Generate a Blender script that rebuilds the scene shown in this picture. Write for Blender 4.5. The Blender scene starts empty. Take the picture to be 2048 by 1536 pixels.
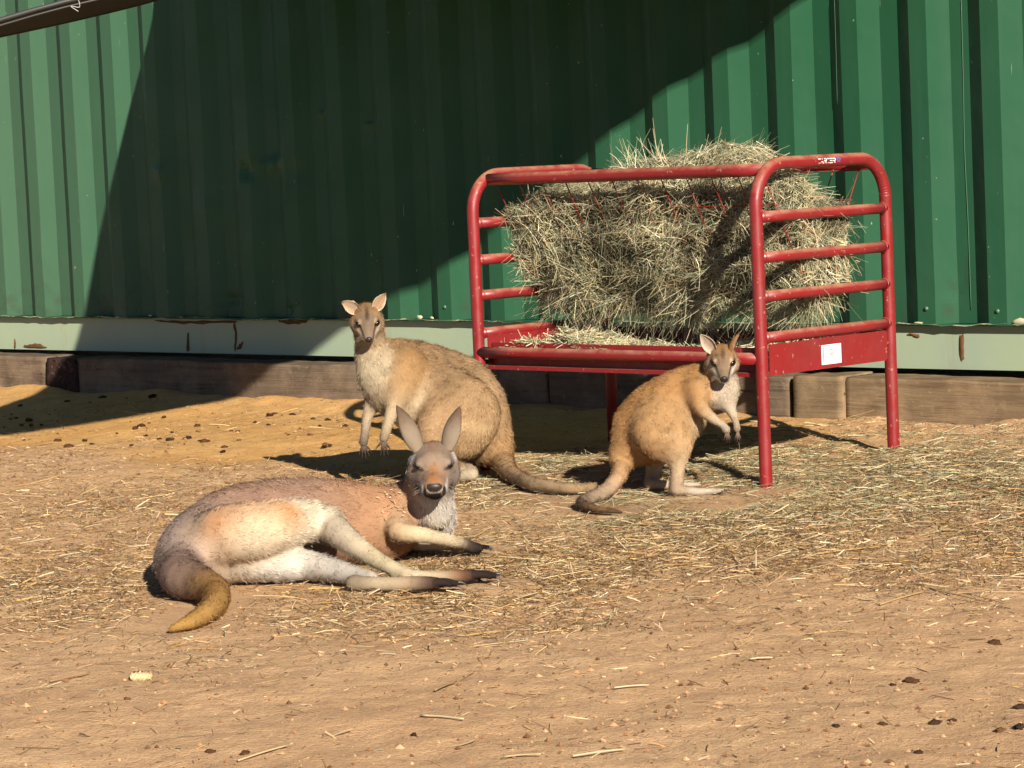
import bpy, math
import numpy as np
from mathutils import Matrix, Vector

# ------------------------------------------------------------------ camera
F_PX, PITCH, ROLL, HC = 5689.0, 0.08, 0.0446, 0.99      # focal length in px of a 2048 px wide picture
CAM = np.array([0.0, 0.0, HC])

def ray(u, v):
    du, dv = u - 1024.0, v - 768.0
    cr, sr = math.cos(ROLL), math.sin(ROLL)
    x, y = (du * cr - dv * sr) / F_PX, -(du * sr + dv * cr) / F_PX
    cp, sp = math.cos(PITCH), math.sin(PITCH)
    return np.array([x, cp + y * sp, -sp + y * cp])

def at(u, v, Y):                       # a point seen at (u, v) that stands Y metres down the yard
    d = ray(u, v)
    return CAM + d * (Y / d[1])

def on_plane(u, v, h):                 # a point seen at (u, v) at height h
    d = ray(u, v)
    return CAM + d * ((h - HC) / d[2])

sc = bpy.context.scene
cam_data = bpy.data.cameras.new('camera')
cam = bpy.data.objects.new('camera', cam_data)
sc.collection.objects.link(cam)
fw = Vector(ray(1024, 768)).normalized()
rt = Vector(ray(1025, 768) - ray(1024, 768)).normalized()
up = rt.cross(fw).normalized()
cam.matrix_world = Matrix(((rt.x, up.x, -fw.x, 0), (rt.y, up.y, -fw.y, 0), (rt.z, up.z, -fw.z, HC), (0, 0, 0, 1)))
cam_data.sensor_width = 36
cam_data.lens = F_PX * 36 / 2048
cam_data.clip_end = 2000
sc.camera = cam
CR, CU, CF = np.array(rt), np.array(up), np.array(fw)

# ------------------------------------------------------------------ sky, sun, exposure
SUN_AZ, SUN_EL = math.radians(17), math.radians(24.5)   # sun behind the camera, to its right
SUN = np.array([math.sin(SUN_AZ) * math.cos(SUN_EL), -math.cos(SUN_AZ) * math.cos(SUN_EL), math.sin(SUN_EL)])
world = bpy.data.worlds.new('World'); sc.world = world; world.use_nodes = True
wnt = world.node_tree
sky = wnt.nodes.new('ShaderNodeTexSky'); sky.sky_type = 'NISHITA'; sky.sun_disc = False
sky.sun_elevation = SUN_EL; sky.sun_rotation = math.pi - SUN_AZ
sky.dust_density = 0.1; sky.air_density = 0.5
bg = wnt.nodes['Background']; bg.inputs[1].default_value = 0.05
wnt.links.new(sky.outputs[0], bg.inputs[0])
sl = bpy.data.lights.new('sun', 'SUN'); sl.energy = 5.0; sl.angle = math.radians(0.5); sl.color = (1.0, 0.89, 0.74)
so = bpy.data.objects.new('sun', sl); sc.collection.objects.link(so)
so.rotation_euler = Vector(-SUN).to_track_quat('-Z', 'Y').to_euler()
so.location = Vector(SUN * 40)
vs = sc.view_settings
sc.display_settings.display_device = 'sRGB'
vs.view_transform = 'Standard'; vs.look = 'None'; vs.gamma = 1; vs.use_curve_mapping = False
vs.exposure = 1.0

# ------------------------------------------------------------------ helpers
rng = np.random.default_rng(7)

def C(r, g, b, k=0.72):
    c = np.array([r, g, b]) / 255.0
    return np.where(c < 0.04045, c / 12.92, ((c + 0.055) / 1.055) ** 2.4) * k * np.array([1.0, 1.07, 1.2])     # as seen in warm light, so a little bluer by itself

def _hash(ix, iy, iz, seed):
    h = (ix.astype(np.int64) * 374761393 + iy.astype(np.int64) * 668265263 + iz.astype(np.int64) * 1440662683 + seed * 974711) & 0xffffffff
    h = ((h ^ (h >> 13)) * 1274126177) & 0xffffffff
    h = ((h ^ (h >> 16)) * 2246822519) & 0xffffffff
    return ((h ^ (h >> 15)) & 0xffffff) / float(0xffffff)

def vnoise(x, y, z=None, seed=0):
    x = np.asarray(x, float); y = np.asarray(y, float)
    z = np.zeros_like(x) if z is None else np.asarray(z, float)
    ix, iy, iz = np.floor(x), np.floor(y), np.floor(z)
    fx, fy, fz = x - ix, y - iy, z - iz
    fx, fy, fz = [t * t * (3 - 2 * t) for t in (fx, fy, fz)]
    r = 0
    for a in (0, 1):
        for b in (0, 1):
            for c in (0, 1):
                w = (fx if a else 1 - fx) * (fy if b else 1 - fy) * (fz if c else 1 - fz)
                r = r + w * _hash(ix + a, iy + b, iz + c, seed)
    return r * 2 - 1

def fbm(x, y, z=None, octaves=4, seed=0):
    r, a, f = 0, 1, 1
    for o in range(octaves):
        r = r + a * vnoise(x * f, y * f, None if z is None else z * f, seed + o * 17)
        a *= 0.5; f *= 2.03
    return r

def norm(v):
    v = np.asarray(v, float)
    return v / np.maximum(np.linalg.norm(v, axis=-1, keepdims=True), 1e-9)

def sstep(a, b, x):
    t = np.clip((x - a) / (b - a), 0, 1)
    return t * t * (3 - 2 * t)

def new_mesh(name, V, faces, cols=None, smooth=True, normals=None):
    me = bpy.data.meshes.new(name)
    V = np.asarray(V, np.float32)
    if isinstance(faces, np.ndarray):
        k = faces.shape[1]; n = len(faces)
        me.vertices.add(len(V)); me.vertices.foreach_set('co', V.ravel())
        me.loops.add(n * k); me.loops.foreach_set('vertex_index', faces.astype(np.int32).ravel())
        me.polygons.add(n)
        me.polygons.foreach_set('loop_start', np.arange(0, n * k, k, dtype=np.int32))
        me.polygons.foreach_set('loop_total', np.full(n, k, dtype=np.int32))
        me.update(calc_edges=True); me.validate()
    else:
        me.from_pydata([tuple(map(float, v)) for v in V], [], faces); me.update()
    me.polygons.foreach_set('use_smooth', np.full(len(me.polygons), bool(smooth)))
    if cols is not None:
        a = me.color_attributes.new('Col', 'FLOAT_COLOR', 'POINT')
        c4 = np.ones((len(V), 4), np.float32); c4[:, :3] = cols
        a.data.foreach_set('color', c4.ravel())
    if normals is not None:
        me.normals_split_custom_set_from_vertices(np.asarray(normals, float).tolist())
    return me

def link(name, me, mat=None, parent=None, loc=None):
    o = bpy.data.objects.new(name, me)
    sc.collection.objects.link(o)
    if mat is not None and me is not None and len(me.materials) == 0:
        me.materials.append(mat)
    if parent is not None:
        o.parent = parent
    if loc is not None:
        o.location = loc
    return o

def tag(o, label=None, cat=None, group=None, kind=None):
    if label: o['label'] = label
    if cat: o['category'] = cat
    if group: o['group'] = group
    if kind: o['kind'] = kind
    return o

class MB:                               # collects shapes for one mesh
    def __init__(s): s.V, s.F, s.n = [], [], 0
    def add(s, V, F):
        V = np.asarray(V, float)
        s.V.append(V); s.F += [tuple(int(i) + s.n for i in f) for f in F]; s.n += len(V)
        return s
    def box(s, o, ax, ay, az):          # centre and three half axes
        o, ax, ay, az = map(np.asarray, (o, ax, ay, az))
        V = [o + i * ax + j * ay + k * az for i in (-1, 1) for j in (-1, 1) for k in (-1, 1)]
        return s.add(V, [(0, 1, 3, 2), (4, 6, 7, 5), (0, 4, 5, 1), (2, 3, 7, 6), (0, 2, 6, 4), (1, 5, 7, 3)])
    def tube(s, pts, r, n=14, cap=True):
        V, F = tube(pts, r, n, cap)
        return s.add(V, F)
    def build(s, name, mat, parent=None, base=(0, 0, 0), smooth=True, top=False, cols=None):
        V = np.concatenate(s.V) - np.asarray(base)
        me = new_mesh(name, V, s.F, smooth=smooth, cols=cols)
        return link(name, me, mat, parent, Vector(base) if top else None)

def tube(pts, r, n=14, cap=True):
    P = np.asarray(pts, float); m = len(P)
    r = np.full(m, r) if np.isscalar(r) else np.asarray(r, float)
    T = norm(np.gradient(P, axis=0))
    a = np.array([0, 0, 1.0]) if abs(T[0][2]) < 0.9 else np.array([1.0, 0, 0])
    N = norm(a - T[0] * (a @ T[0]))
    V = []
    for i in range(m):
        N = norm(N - T[i] * (N @ T[i])); B = np.cross(T[i], N)
        for k in range(n):
            t = 2 * math.pi * k / n
            V.append(P[i] + r[i] * (math.cos(t) * N + math.sin(t) * B))
    F = []
    for i in range(m - 1):
        for k in range(n):
            k2 = (k + 1) % n
            F.append((i * n + k, i * n + k2, (i + 1) * n + k2, (i + 1) * n + k))
    if cap:
        F.append(tuple(range(n - 1, -1, -1))); F.append(tuple((m - 1) * n + k for k in range(n)))
    return np.array(V), F

def smooth_path(pts, n=8):              # Catmull-Rom through points (any width)
    P = np.asarray(pts, float)
    Q = np.vstack([2 * P[0] - P[1], P, 2 * P[-1] - P[-2]])
    out = []
    for i in range(1, len(Q) - 2):
        p0, p1, p2, p3 = Q[i - 1], Q[i], Q[i + 1], Q[i + 2]
        for t in np.linspace(0, 1, n, endpoint=False):
            out.append(0.5 * (2 * p1 + (p2 - p0) * t + (2 * p0 - 5 * p1 + 4 * p2 - p3) * t ** 2 + (3 * p1 - p0 - 3 * p2 + p3) * t ** 3))
    out.append(P[-1])
    return np.array(out)

def ribbons(root, d, L, w, side, bend, cols, seg=2, taper=0.25, normals=None, nblend=0.7, tipcol=1.0, fold=0.0):
    """thin stems or hairs: root, direction, length, width, side vector, bend vector per stem"""
    n = len(root)
    L = np.asarray(L)[:, None]; w = np.asarray(w)[:, None]
    Vs, Ns, Cs = [], [], []
    for i in range(seg + 1):
        t = i / seg
        p = root + d * L * t + bend * L * t * t
        ww = w * 0.5 * (1 - (1 - taper) * t)
        Vs += [p - side * ww, p + side * ww]
        Cs += [cols * (1 + (tipcol - 1) * t)] * 2
    V = np.stack(Vs, 1).reshape(-1, 3)
    K = 2 * (seg + 1)
    b = (np.arange(n) * K)[:, None]
    Fs = [np.concatenate([b + 2 * i, b + 2 * i + 1, b + 2 * i + 3, b + 2 * i + 2], 1) for i in range(seg)]
    Fc = np.stack(Fs, 1).reshape(-1, 4)
    Cc = np.stack(Cs, 1).reshape(-1, 3)
    Nn = None
    if normals is not None:
        fn = norm(np.cross(side, d))
        fn = np.where((fn * normals).sum(1, keepdims=True) < 0, -fn, fn)
        nn = norm(normals * nblend + fn * (1 - nblend))
        Nn = np.repeat(nn, K, axis=0)
    return V, Fc, Cc, Nn

# ------------------------------------------------------------------ materials
class NT:
    def __init__(s, name, rough=0.7, spec=0.3):
        s.m = bpy.data.materials.new(name); s.m.use_nodes = True
        s.t = s.m.node_tree; s.b = s.t.nodes['Principled BSDF']
        s.b.inputs['Roughness'].default_value = rough
        s.b.inputs['Specular IOR Level'].default_value = spec
    def n(s, typ, **kw):
        nd = s.t.nodes.new(typ)
        for k, v in kw.items():
            if k in nd.inputs.keys(): 
                if hasattr(v, 'links') or hasattr(v, 'is_linked'): s.t.links.new(v, nd.inputs[k])
                else: nd.inputs[k].default_value = v
            else: setattr(nd, k, v)
        return nd
    def l(s, a, b): s.t.links.new(a, b)
    def coord(s, kind='Object', scale=(1, 1, 1), rot=(0, 0, 0)):
        tc = s.n('ShaderNodeTexCoord'); mp = s.n('ShaderNodeMapping')
        mp.inputs['Scale'].default_value = scale; mp.inputs['Rotation'].default_value = rot
        s.l(tc.outputs[kind], mp.inputs['Vector']); return mp.outputs[0]
    def along(s, rot, scale):           # coordinates turned first, stretched after
        return_ = s.coord(rot=rot); mp = s.n('ShaderNodeMapping'); mp.inputs['Scale'].default_value = scale
        s.l(return_, mp.inputs['Vector']); return mp.outputs[0]
    def noise(s, vec, scale, detail=4, rough=0.55, dist=0.0):
        nd = s.n('ShaderNodeTexNoise'); s.l(vec, nd.inputs['Vector'])
        nd.inputs['Scale'].default_value = scale; nd.inputs['Detail'].default_value = detail
        nd.inputs['Roughness'].default_value = rough; nd.inputs['Distortion'].default_value = dist
        return nd.outputs['Fac']
    def ramp(s, fac, stops):
        nd = s.n('ShaderNodeValToRGB'); s.l(fac, nd.inputs[0])
        el = nd.color_ramp.elements
        while len(el) < len(stops): el.new(0.5)
        for e, (p, c) in zip(el, stops):
            e.position = p; e.color = (*c, 1) if not np.isscalar(c) else (c, c, c, 1)
        return nd.outputs[0]
    def mix(s, fac, a, b, mode='MIX'):
        nd = s.n('ShaderNodeMix', data_type='RGBA', blend_type=mode)
        for val, i in ((fac, 0), (a, 6), (b, 7)):
            if hasattr(val, 'is_linked'): s.l(val, nd.inputs[i])
            else: nd.inputs[i].default_value = val if np.isscalar(val) else (*val, 1)
        return nd.outputs[2]
    def math(s, op, a, b=0.0):
        nd = s.n('ShaderNodeMath', operation=op)
        for val, i in ((a, 0), (b, 1)):
            if hasattr(val, 'is_linked'): s.l(val, nd.inputs[i])
            else: nd.inputs[i].default_value = val
        return nd.outputs[0]
    def bump(s, h, strength=0.3, dist=0.01):
        nd = s.n('ShaderNodeBump'); nd.inputs['Strength'].default_value = strength; nd.inputs['Distance'].default_value = dist
        s.l(h, nd.inputs['Height']); s.l(nd.outputs[0], s.b.inputs['Normal'])
    def base(s, c):
        if hasattr(c, 'is_linked'): s.l(c, s.b.inputs['Base Color'])
        else: s.b.inputs['Base Color'].default_value = (*c, 1)
        return s
    def attr(s, name='Col'):
        nd = s.n('ShaderNodeAttribute'); nd.attribute_name = name; return nd.outputs['Color']

def simple(name, col, rough=0.6, spec=0.3, metal=0.0):
    t = NT(name, rough, spec); t.base(col); t.b.inputs['Metallic'].default_value = metal
    return t.m

# painted corrugated steel
t = NT('container_green', 0.5, 0.2)
co = t.coord()
big = t.noise(co, 0.9, 3)
streak = t.noise(t.coord(scale=(6, 6, 0.35)), 4.0, 4, 0.6)
base = t.mix(t.ramp(big, [(0.35, 0), (0.7, 1)]), (0.011, 0.066, 0.031), (0.021, 0.083, 0.044))
base = t.mix(t.ramp(streak, [(0.45, 0), (0.8, 0.3)]), base, (0.036, 0.080, 0.050))
fade = t.n('ShaderNodeSeparateXYZ'); t.l(co, fade.inputs[0])
fl = t.math('MULTIPLY', t.ramp(t.math('MULTIPLY_ADD', fade.outputs[0], -0.25), [(0.15, 0), (0.60, 1)]), 0.85)   # weathered paler towards its left end
base = t.mix(fl, base, (0.056, 0.112, 0.070))
dirt = t.ramp(t.math('ADD', t.noise(co, 7, 5, 0.7), t.math('MULTIPLY', fade.outputs[2], -0.55)), [(0.26, 0), (0.42, 0.55)])
base = t.mix(dirt, base, (0.035, 0.044, 0.027))
fleck = t.ramp(t.noise(t.coord(scale=(1, 1, 0.6)), 55, 2, 0.5), [(0.752, 0), (0.78, 0.8)])
base = t.mix(fleck, base, (0.28, 0.29, 0.20))
scr = t.ramp(t.noise(t.coord(scale=(60, 60, 3), rot=(0, 0.05, 0)), 2.0, 2, 0.5), [(0.775, 0), (0.80, 0.6)])
base = t.mix(scr, base, (0.25, 0.33, 0.25))
t.base(base)
t.l(t.ramp(t.noise(co, 5, 4), [(0.3, 0.38), (0.7, 0.62)]), t.b.inputs['Roughness'])
t.bump(t.noise(co, 3.5, 3), 0.25, 0.02)
M_GREEN = t.m

t = NT('sill_paint', 0.55, 0.3)
co = t.coord()
n1 = t.noise(co, 2.2, 4, 0.6)
base = t.mix(t.ramp(n1, [(0.35, 0), (0.7, 1)]), (0.30, 0.37, 0.245), (0.26, 0.33, 0.255))
rs = t.noise(t.coord(scale=(3, 3, 0.5)), 3.0, 5, 0.65, 0.4)
base = t.mix(t.ramp(rs, [(0.60, 0), (0.74, 0.40)]), base, (0.30, 0.19, 0.09))
base = t.mix(t.ramp(t.noise(co, 9, 4, 0.7), [(0.70, 0), (0.74, 0.8)]), base, (0.16, 0.09, 0.045))
t.base(base); t.bump(t.noise(co, 30, 3), 0.1, 0.004)
M_SILL = t.m

t = NT('rust', 0.85, 0.1)
co = t.coord()
t.base(t.mix(t.noise(co, 40, 4), (0.05, 0.026, 0.014), (0.17, 0.085, 0.035))); t.bump(t.noise(co, 80, 3), 0.5, 0.004)
M_RUST = t.m

def wood(name, dark, light, rot):
    t = NT(name, 0.9, 0.1)
    g = t.noise(t.along(rot, (0.7, 16, 16)), 2.5, 6, 0.65, 0.4)
    g2 = t.noise(t.coord(), 5, 5, 0.65)
    b = t.mix(t.ramp(g, [(0.3, 0), (0.7, 1)]), dark, light)
    b = t.mix(t.ramp(g2, [(0.45, 0), (0.68, 0.7)]), b, tuple(np.array(light) * 1.5))
    b = t.mix(t.ramp(t.noise(t.coord(), 45, 4, 0.7), [(0.58, 0), (0.72, 0.45)]), b, (0.34, 0.26, 0.16))
    cr = t.ramp(t.noise(t.along(rot, (0.6, 22, 22)), 1.6, 3, 0.5, 0.25), [(0.30, 1), (0.36, 0)])
    b = t.mix(cr, b, (0.02, 0.014, 0.010))
    t.base(b); t.bump(t.math('ADD', g, t.math('MULTIPLY', cr, -0.6)), 0.7, 0.012)
    return t.m
TH = 0.7469
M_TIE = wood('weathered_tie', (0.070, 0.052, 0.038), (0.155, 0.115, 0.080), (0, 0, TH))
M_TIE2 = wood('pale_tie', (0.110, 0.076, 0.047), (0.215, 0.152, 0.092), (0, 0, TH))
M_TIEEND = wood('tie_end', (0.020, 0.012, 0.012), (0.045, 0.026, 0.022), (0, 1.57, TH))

t = NT('red_paint', 0.32, 0.5)
co = t.coord()
b = t.mix(t.ramp(t.noise(co, 6, 4), [(0.4, 0), (0.7, 1)]), (0.195, 0.010, 0.012), (0.165, 0.015, 0.016))
geo = t.n('ShaderNodeNewGeometry'); nz = t.n('ShaderNodeSeparateXYZ'); t.l(geo.outputs['Normal'], nz.inputs[0])
dust = t.math('MULTIPLY', t.ramp(nz.outputs[2], [(0.2, 0), (0.95, 0.9)]), t.ramp(t.noise(co, 22, 5, 0.65), [(0.35, 0.25), (0.62, 1)]))
b = t.mix(dust, b, (0.36, 0.20, 0.13))             # dust settles on the upper sides
b = t.mix(t.ramp(t.noise(co, 70, 3, 0.6), [(0.66, 0), (0.69, 0.8)]), b, (0.30, 0.16, 0.11))
b = t.mix(t.ramp(t.noise(t.coord(scale=(1, 1, .3)), 35, 4, 0.7), [(0.66, 0), (0.72, 0.7)]), b, (0.09, 0.03, 0.022))
t.base(b); t.l(t.ramp(t.noise(co, 18, 4), [(0.35, 0.33), (0.7, 0.6)]), t.b.inputs['Roughness'])
M_RED = t.m
t = NT('red_wire', 0.5, 0.3); t.base(t.mix(t.ramp(t.noise(t.coord(), 12, 2), [(0.5, 0), (0.56, 1)]), (0.16, 0.016, 0.014), (0.22, 0.07, 0.045))); M_WIRE = t.m
M_WHITE = simple('white_print', (0.80, 0.79, 0.76), 0.5)
M_BLUE = simple('blue_print', (0.04, 0.12, 0.38), 0.5)
M_GREY = simple('grey_print', (0.12, 0.09, 0.10), 0.6)

t = NT('dirt', 0.95, 0.08)
co = t.coord()
zone = t.attr('Col')
z3 = t.n('ShaderNodeSeparateColor'); t.l(zone, z3.inputs[0])
n1 = t.noise(co, 1.7, 5, 0.6); n2 = t.noise(co, 14, 6, 0.7); n3 = t.noise(co, 120, 4, 0.7)
dcol = t.mix(t.ramp(n1, [(0.35, 0), (0.68, 1)]), (0.53, 0.335, 0.180), (0.61, 0.405, 0.225))
dcol = t.mix(t.ramp(n2, [(0.35, 0.65), (0.60, 0)]), dcol, (0.43, 0.265, 0.16))
dcol = t.mix(t.ramp(n2, [(0.60, 0), (0.75, 0.6)]), dcol, (0.58, 0.40, 0.27))
scol = t.mix(t.ramp(n1, [(0.35, 0), (0.65, 1)]), (0.58, 0.325, 0.110), (0.62, 0.38, 0.155))
scol = t.mix(t.ramp(n2, [(0.38, 0.5), (0.55, 0)]), scol, (0.42, 0.235, 0.10))
b = t.mix(z3.outputs[0], dcol, scol)
hum = t.mix(n3, (0.24, 0.16, 0.10), (0.42, 0.29, 0.17))
b = t.mix(t.math('MULTIPLY', z3.outputs[1], 0.75), b, hum)
sc1 = t.ramp(t.noise(t.coord(scale=(1, 0.5, 1)), 26, 4, 0.75, 0.8), [(0.30, 0.55), (0.42, 0)])
b = t.mix(sc1, b, (0.32, 0.195, 0.12))
b = t.mix(t.ramp(n3, [(0.32, 0.6), (0.45, 0)]), b, (0.28, 0.17, 0.105))
b = t.mix(t.ramp(n3, [(0.66, 0), (0.74, 0.5)]), b, (0.60, 0.44, 0.29))
t.base(b)
n4 = t.noise(co, 420, 3, 0.7)
hh = t.math('ADD', t.math('ADD', t.math('MULTIPLY', n3, 0.55), t.math('MULTIPLY', n4, 0.22)), t.math('ADD', t.math('MULTIPLY', n2, 0.55), t.math('MULTIPLY', t.noise(co, 48, 5, 0.75), 0.55)))
t.bump(hh, 0.8, 0.014)
M_DIRT = t.m

def colmat(name, rough=0.8, spec=0.15, sheen=0.0, trans=0.0, bump=0):
    t = NT(name, rough, spec); t.base(t.attr())
    if bump: t.bump(t.noise(t.coord(), 5, 5, 0.75), 0.6, 0.06)
    if sheen: t.b.inputs['Sheen Weight'].default_value = sheen
    if trans:
        t.b.inputs['Subsurface Weight'].default_value = 0
        tr = t.n('ShaderNodeBsdfTranslucent'); t.l(t.attr(), tr.inputs['Color'])
        mx = t.n('ShaderNodeMixShader'); mx.inputs[0].default_value = trans
        out = t.t.nodes['Material Output']
        t.l(t.b.outputs[0], mx.inputs[1]); t.l(tr.outputs[0], mx.inputs[2]); t.l(mx.outputs[0], out.inputs['Surface'])
    return t.m
M_STRAW = colmat('straw', 0.6, 0.2)
M_FUR = colmat('fur', 0.65, 0.2)
M_SKIN = colmat('hide', 0.85, 0.1)
M_CLOD = colmat('clod', 0.95, 0.05, bump=1)
M_EYE = simple('eye', (0.006, 0.004, 0.003), 0.12, 0.6)
M_NOSE = simple('nose', (0.022, 0.018, 0.017), 0.45, 0.4)
M_CLAW = simple('claw', (0.035, 0.028, 0.024), 0.4, 0.4)
t = NT('sail_cloth', 0.8, 0.2); t.base(t.mix(t.noise(t.coord(), 30, 3), (0.010, 0.010, 0.009), (0.02, 0.02, 0.018))); M_SAIL = t.m
M_HEM = simple('sail_hem', (0.035, 0.036, 0.037), 0.5, 0.4)
M_ROPE = simple('cord', (0.35, 0.35, 0.33), 0.7)

# ------------------------------------------------------------------ frame of the container wall
WD = np.array([math.cos(TH), -math.sin(TH), 0]); WN = np.array([-math.sin(TH), -math.cos(TH), 0]); W0 = np.array([0, 10.7462, 0])
Z = np.array([0, 0, 1.0])
def wp(s, n, h): return W0 + WD * s + WN * n + Z * h
def wall_sh(u, v, n=0.0):               # wall coordinates of what is seen at (u, v)
    d = ray(u, v); tt = (n - (CAM - W0) @ WN) / (d @ WN); P = CAM + d * tt
    return (P - W0) @ WD, P[2]

def ground_rise(x, y):
    d = (np.asarray(x) - W0[0]) * WN[0] + (np.asarray(y) - W0[1]) * WN[1]
    return 0.060 * np.clip(1.38 - np.clip(d, 0.1, 5), 0, 2) * sstep(6, 3, np.abs(np.asarray(x)))

def straw_density(x, y):
    x = np.asarray(x, float); y = np.asarray(y, float)
    g = lambda cx, cy, rx, ry: np.exp(-(((x - cx) / rx) ** 2 + ((y - cy) / ry) ** 2))
    feeder = 1.3 * g(0.85, 8.25, 0.75, 0.75) + 1.0 * g(0.30, 8.75, 0.35, 0.45)
    hayz = np.clip(feeder, 0, 1.4)
    band = 0.75 * g(0.9, 7.1, 1.1, 0.8) + 0.85 * g(-0.75, 8.25, 0.55, 0.65) + 0.65 * g(-0.75, 6.95, 0.8, 0.55) + 0.6 * g(-0.1, 8.75, 0.5, 0.5) + 0.45 * g(0.0, 6.8, 0.9, 0.6) + 0.5 * g(1.6, 8.0, 0.7, 1.0)
    d = (x - W0[0]) * WN[0] + (y - W0[1]) * WN[1]
    sand = sand_zone(x, y)
    yel = np.clip(band, 0, 1.2) * (1 - 0.93 * sand)
    base = 0.10 * sstep(5.0, 7.0, y) * (1 - 0.8 * sand) + 0.018
    patch = 0.55 + 0.75 * np.clip(fbm(x * 3.1, y * 1.9, seed=5, octaves=4) + 0.25, -0.5, 1)
    return hayz * np.clip(patch + 0.3, 0, 2), (yel + base) * np.clip(patch, 0.05, 2)

def sand_zone(x, y):
    d = (x - W0[0]) * WN[0] + (y - W0[1]) * WN[1]
    return sstep(1.75, 1.15, d + 0.22 * fbm(x * 2.5, y * 2.5, seed=31) + 0.5 * sstep(-0.2, 0.8, x)) * sstep(1.6, 0.4, x)

CALM = [((1000, 935), (1060, 962)), ((1060, 962), (1240, 948)), ((1240, 930), (1235, 960)), ((1235, 960), (1160, 1000)), ((1160, 1010), (1240, 1024)), ((1295, 975), (1400, 972)), ((1345, 985), (1455, 983)), ((840, 955), (960, 945)),
        ((360, 1150), (440, 1180)), ((440, 1190), (345, 1255)), ((470, 1130), (700, 1160)), ((700, 1165), (990, 1160)), ((800, 1080), (970, 1095)), ((720, 910), (790, 905)), ((1285, 1000), (1460, 1000)), ((1290, 1016), (1470, 1012)), ((1520, 985), (1550, 985)), ((1775, 915), (1800, 915)), ((1040, 985), (1150, 1000))]
CALM = [(on_plane(*a, 0.0), on_plane(*b, 0.0)) for a, b in CALM]
def calm(x, y):                         # trodden smooth where the animals sit
    m = np.zeros(np.shape(x))
    for a, b in CALM:
        bx, by = b[0] - a[0], b[1] - a[1]
        q = np.clip(((x - a[0]) * bx + (y - a[1]) * by) / (bx * bx + by * by), 0, 1)
        d = np.hypot(x - a[0] - q * bx, y - a[1] - q * by)
        m = np.maximum(m, sstep(0.16, 0.05, d))
    return m

def ground_h(x, y):
    x = np.asarray(x, float); y = np.asarray(y, float)
    near = sstep(14, 9, np.hypot(x, y - 8))
    hz, yl = straw_density(x, y)
    h = 0.014 * fbm(x * 1.3, y * 1.3, seed=1, octaves=3)
    h += near * (0.0048 * fbm(x * 7, y * 7, seed=2, octaves=4) + 0.0032 * (1 - np.abs(fbm(x * 16, y * 16, seed=3, octaves=3))) * (1 - 0.7 * sand_zone(x, y)))
    h += near * np.clip(hz, 0, 1.2) * (0.003 + 0.009 * fbm(x * 6, y * 6, seed=4, octaves=2))
    dd = (x - W0[0]) * WN[0] + (y - W0[1]) * WN[1]
    h += 0.012 * np.exp(-((dd - 0.22) / 0.08) ** 2) * (1 + fbm(x * 4, y * 4, seed=9, octaves=2)) * near
    return h * (1 - 0.9 * calm(x, y)) + ground_rise(x, y) - 0.006

# ------------------------------------------------------------------ ground
def axis(lo, hi, step, far, ratio=1.35):
    a = list(np.arange(lo, hi + step / 2, step))
    s, v = step * 2, lo
    left = []
    while v > -far: v -= s; left.append(v); s *= ratio
    s, v = step * 2, hi
    right = []
    while v < far: v += s; right.append(v); s *= ratio
    return np.array(left[::-1] + a + right)
gx = axis(-2.5, 2.5, 0.0125, 500); gy = axis(4.3, 12.4, 0.0145, 500)
GX, GY = np.meshgrid(gx, gy)
GZ = ground_h(GX, GY)
V = np.stack([GX, GY, GZ], -1).reshape(-1, 3)
ny, nx = GX.shape
idx = np.arange(ny * nx).reshape(ny, nx)
Fq = np.stack([idx[:-1, :-1], idx[:-1, 1:], idx[1:, 1:], idx[1:, :-1]], -1).reshape(-1, 4)
hz, yl = straw_density(GX, GY)
gc = np.stack([sand_zone(GX, GY), np.clip(hz * 0.9 + yl * 0.35, 0, 1), np.zeros_like(GX)], -1).reshape(-1, 3)
ground = link('ground', new_mesh('ground', V, Fq, cols=gc), M_DIRT)
tag(ground, 'brown trampled dirt ground with orange sand along the wall', kind='structure')

# ------------------------------------------------------------------ shipping container
H_SILL0, H_SILL1 = 0.2196, 0.3690
S0, S1 = -5.8, 6.4
root = link('shipping_container', None, loc=Vector(wp(-2.888, 0, 0)))
cbase = np.array(root.location)
root.rotation_euler = (0, 0, 0)
tag(root, 'green corrugated steel shipping container behind the animals and the feeder', 'container')
PH = -2.888
prof = []                                # one corrugation: (offset along wall, offset out)
D = 0.018
for a, b, na, nb, m in ((-0.034, 0.034, -D, D, 3), (0.034, 0.104, D, D, 3), (0.104, 0.172, D, -D, 3), (0.172, 0.244, -D, -D, 3)):
    for k in range(m):
        prof.append((a + (b - a) * k / m, na + (nb - na) * k / m))
ss, nn = [], []
k0 = math.floor((S0 - PH) / 0.278)
while True:
    for a, b in prof:
        ss.append(PH + k0 * 0.278 + a); nn.append(b)
    k0 += 1
    if PH + k0 * 0.278 > S1: break
ss = np.array(ss); nn = np.array(nn)
hs = np.concatenate([np.arange(H_SILL1, 2.2, 0.014), np.arange(2.2, 2.75, 0.05)])
SS, HH = np.meshgrid(ss, hs)
NNo = np.repeat(nn[None], len(hs), 0)
dents = [(330, 345, .05, .035, .022), (495, 340, .05, .04, -.045), (540, 330, .07, .03, .035), (460, 600, .05, .025, -.03), (585, 622, .035, .02, -.03),
         (590, 345, .07, .05, -.016), (350, 500, .10, .10, -.012), (640, 230, .03, .02, .015), (735, 250, .03, .012, .015), (250, 545, .08, .05, -.012),
         (520, 480, .12, .10, .012), (1890, 580, .10, .08, -.008), (430, 420, .1, .06, .012), (620, 560, .06, .05, -.014), (780, 500, .06, .09, -.008), (100, 520, .1, .1, .006)]
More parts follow.
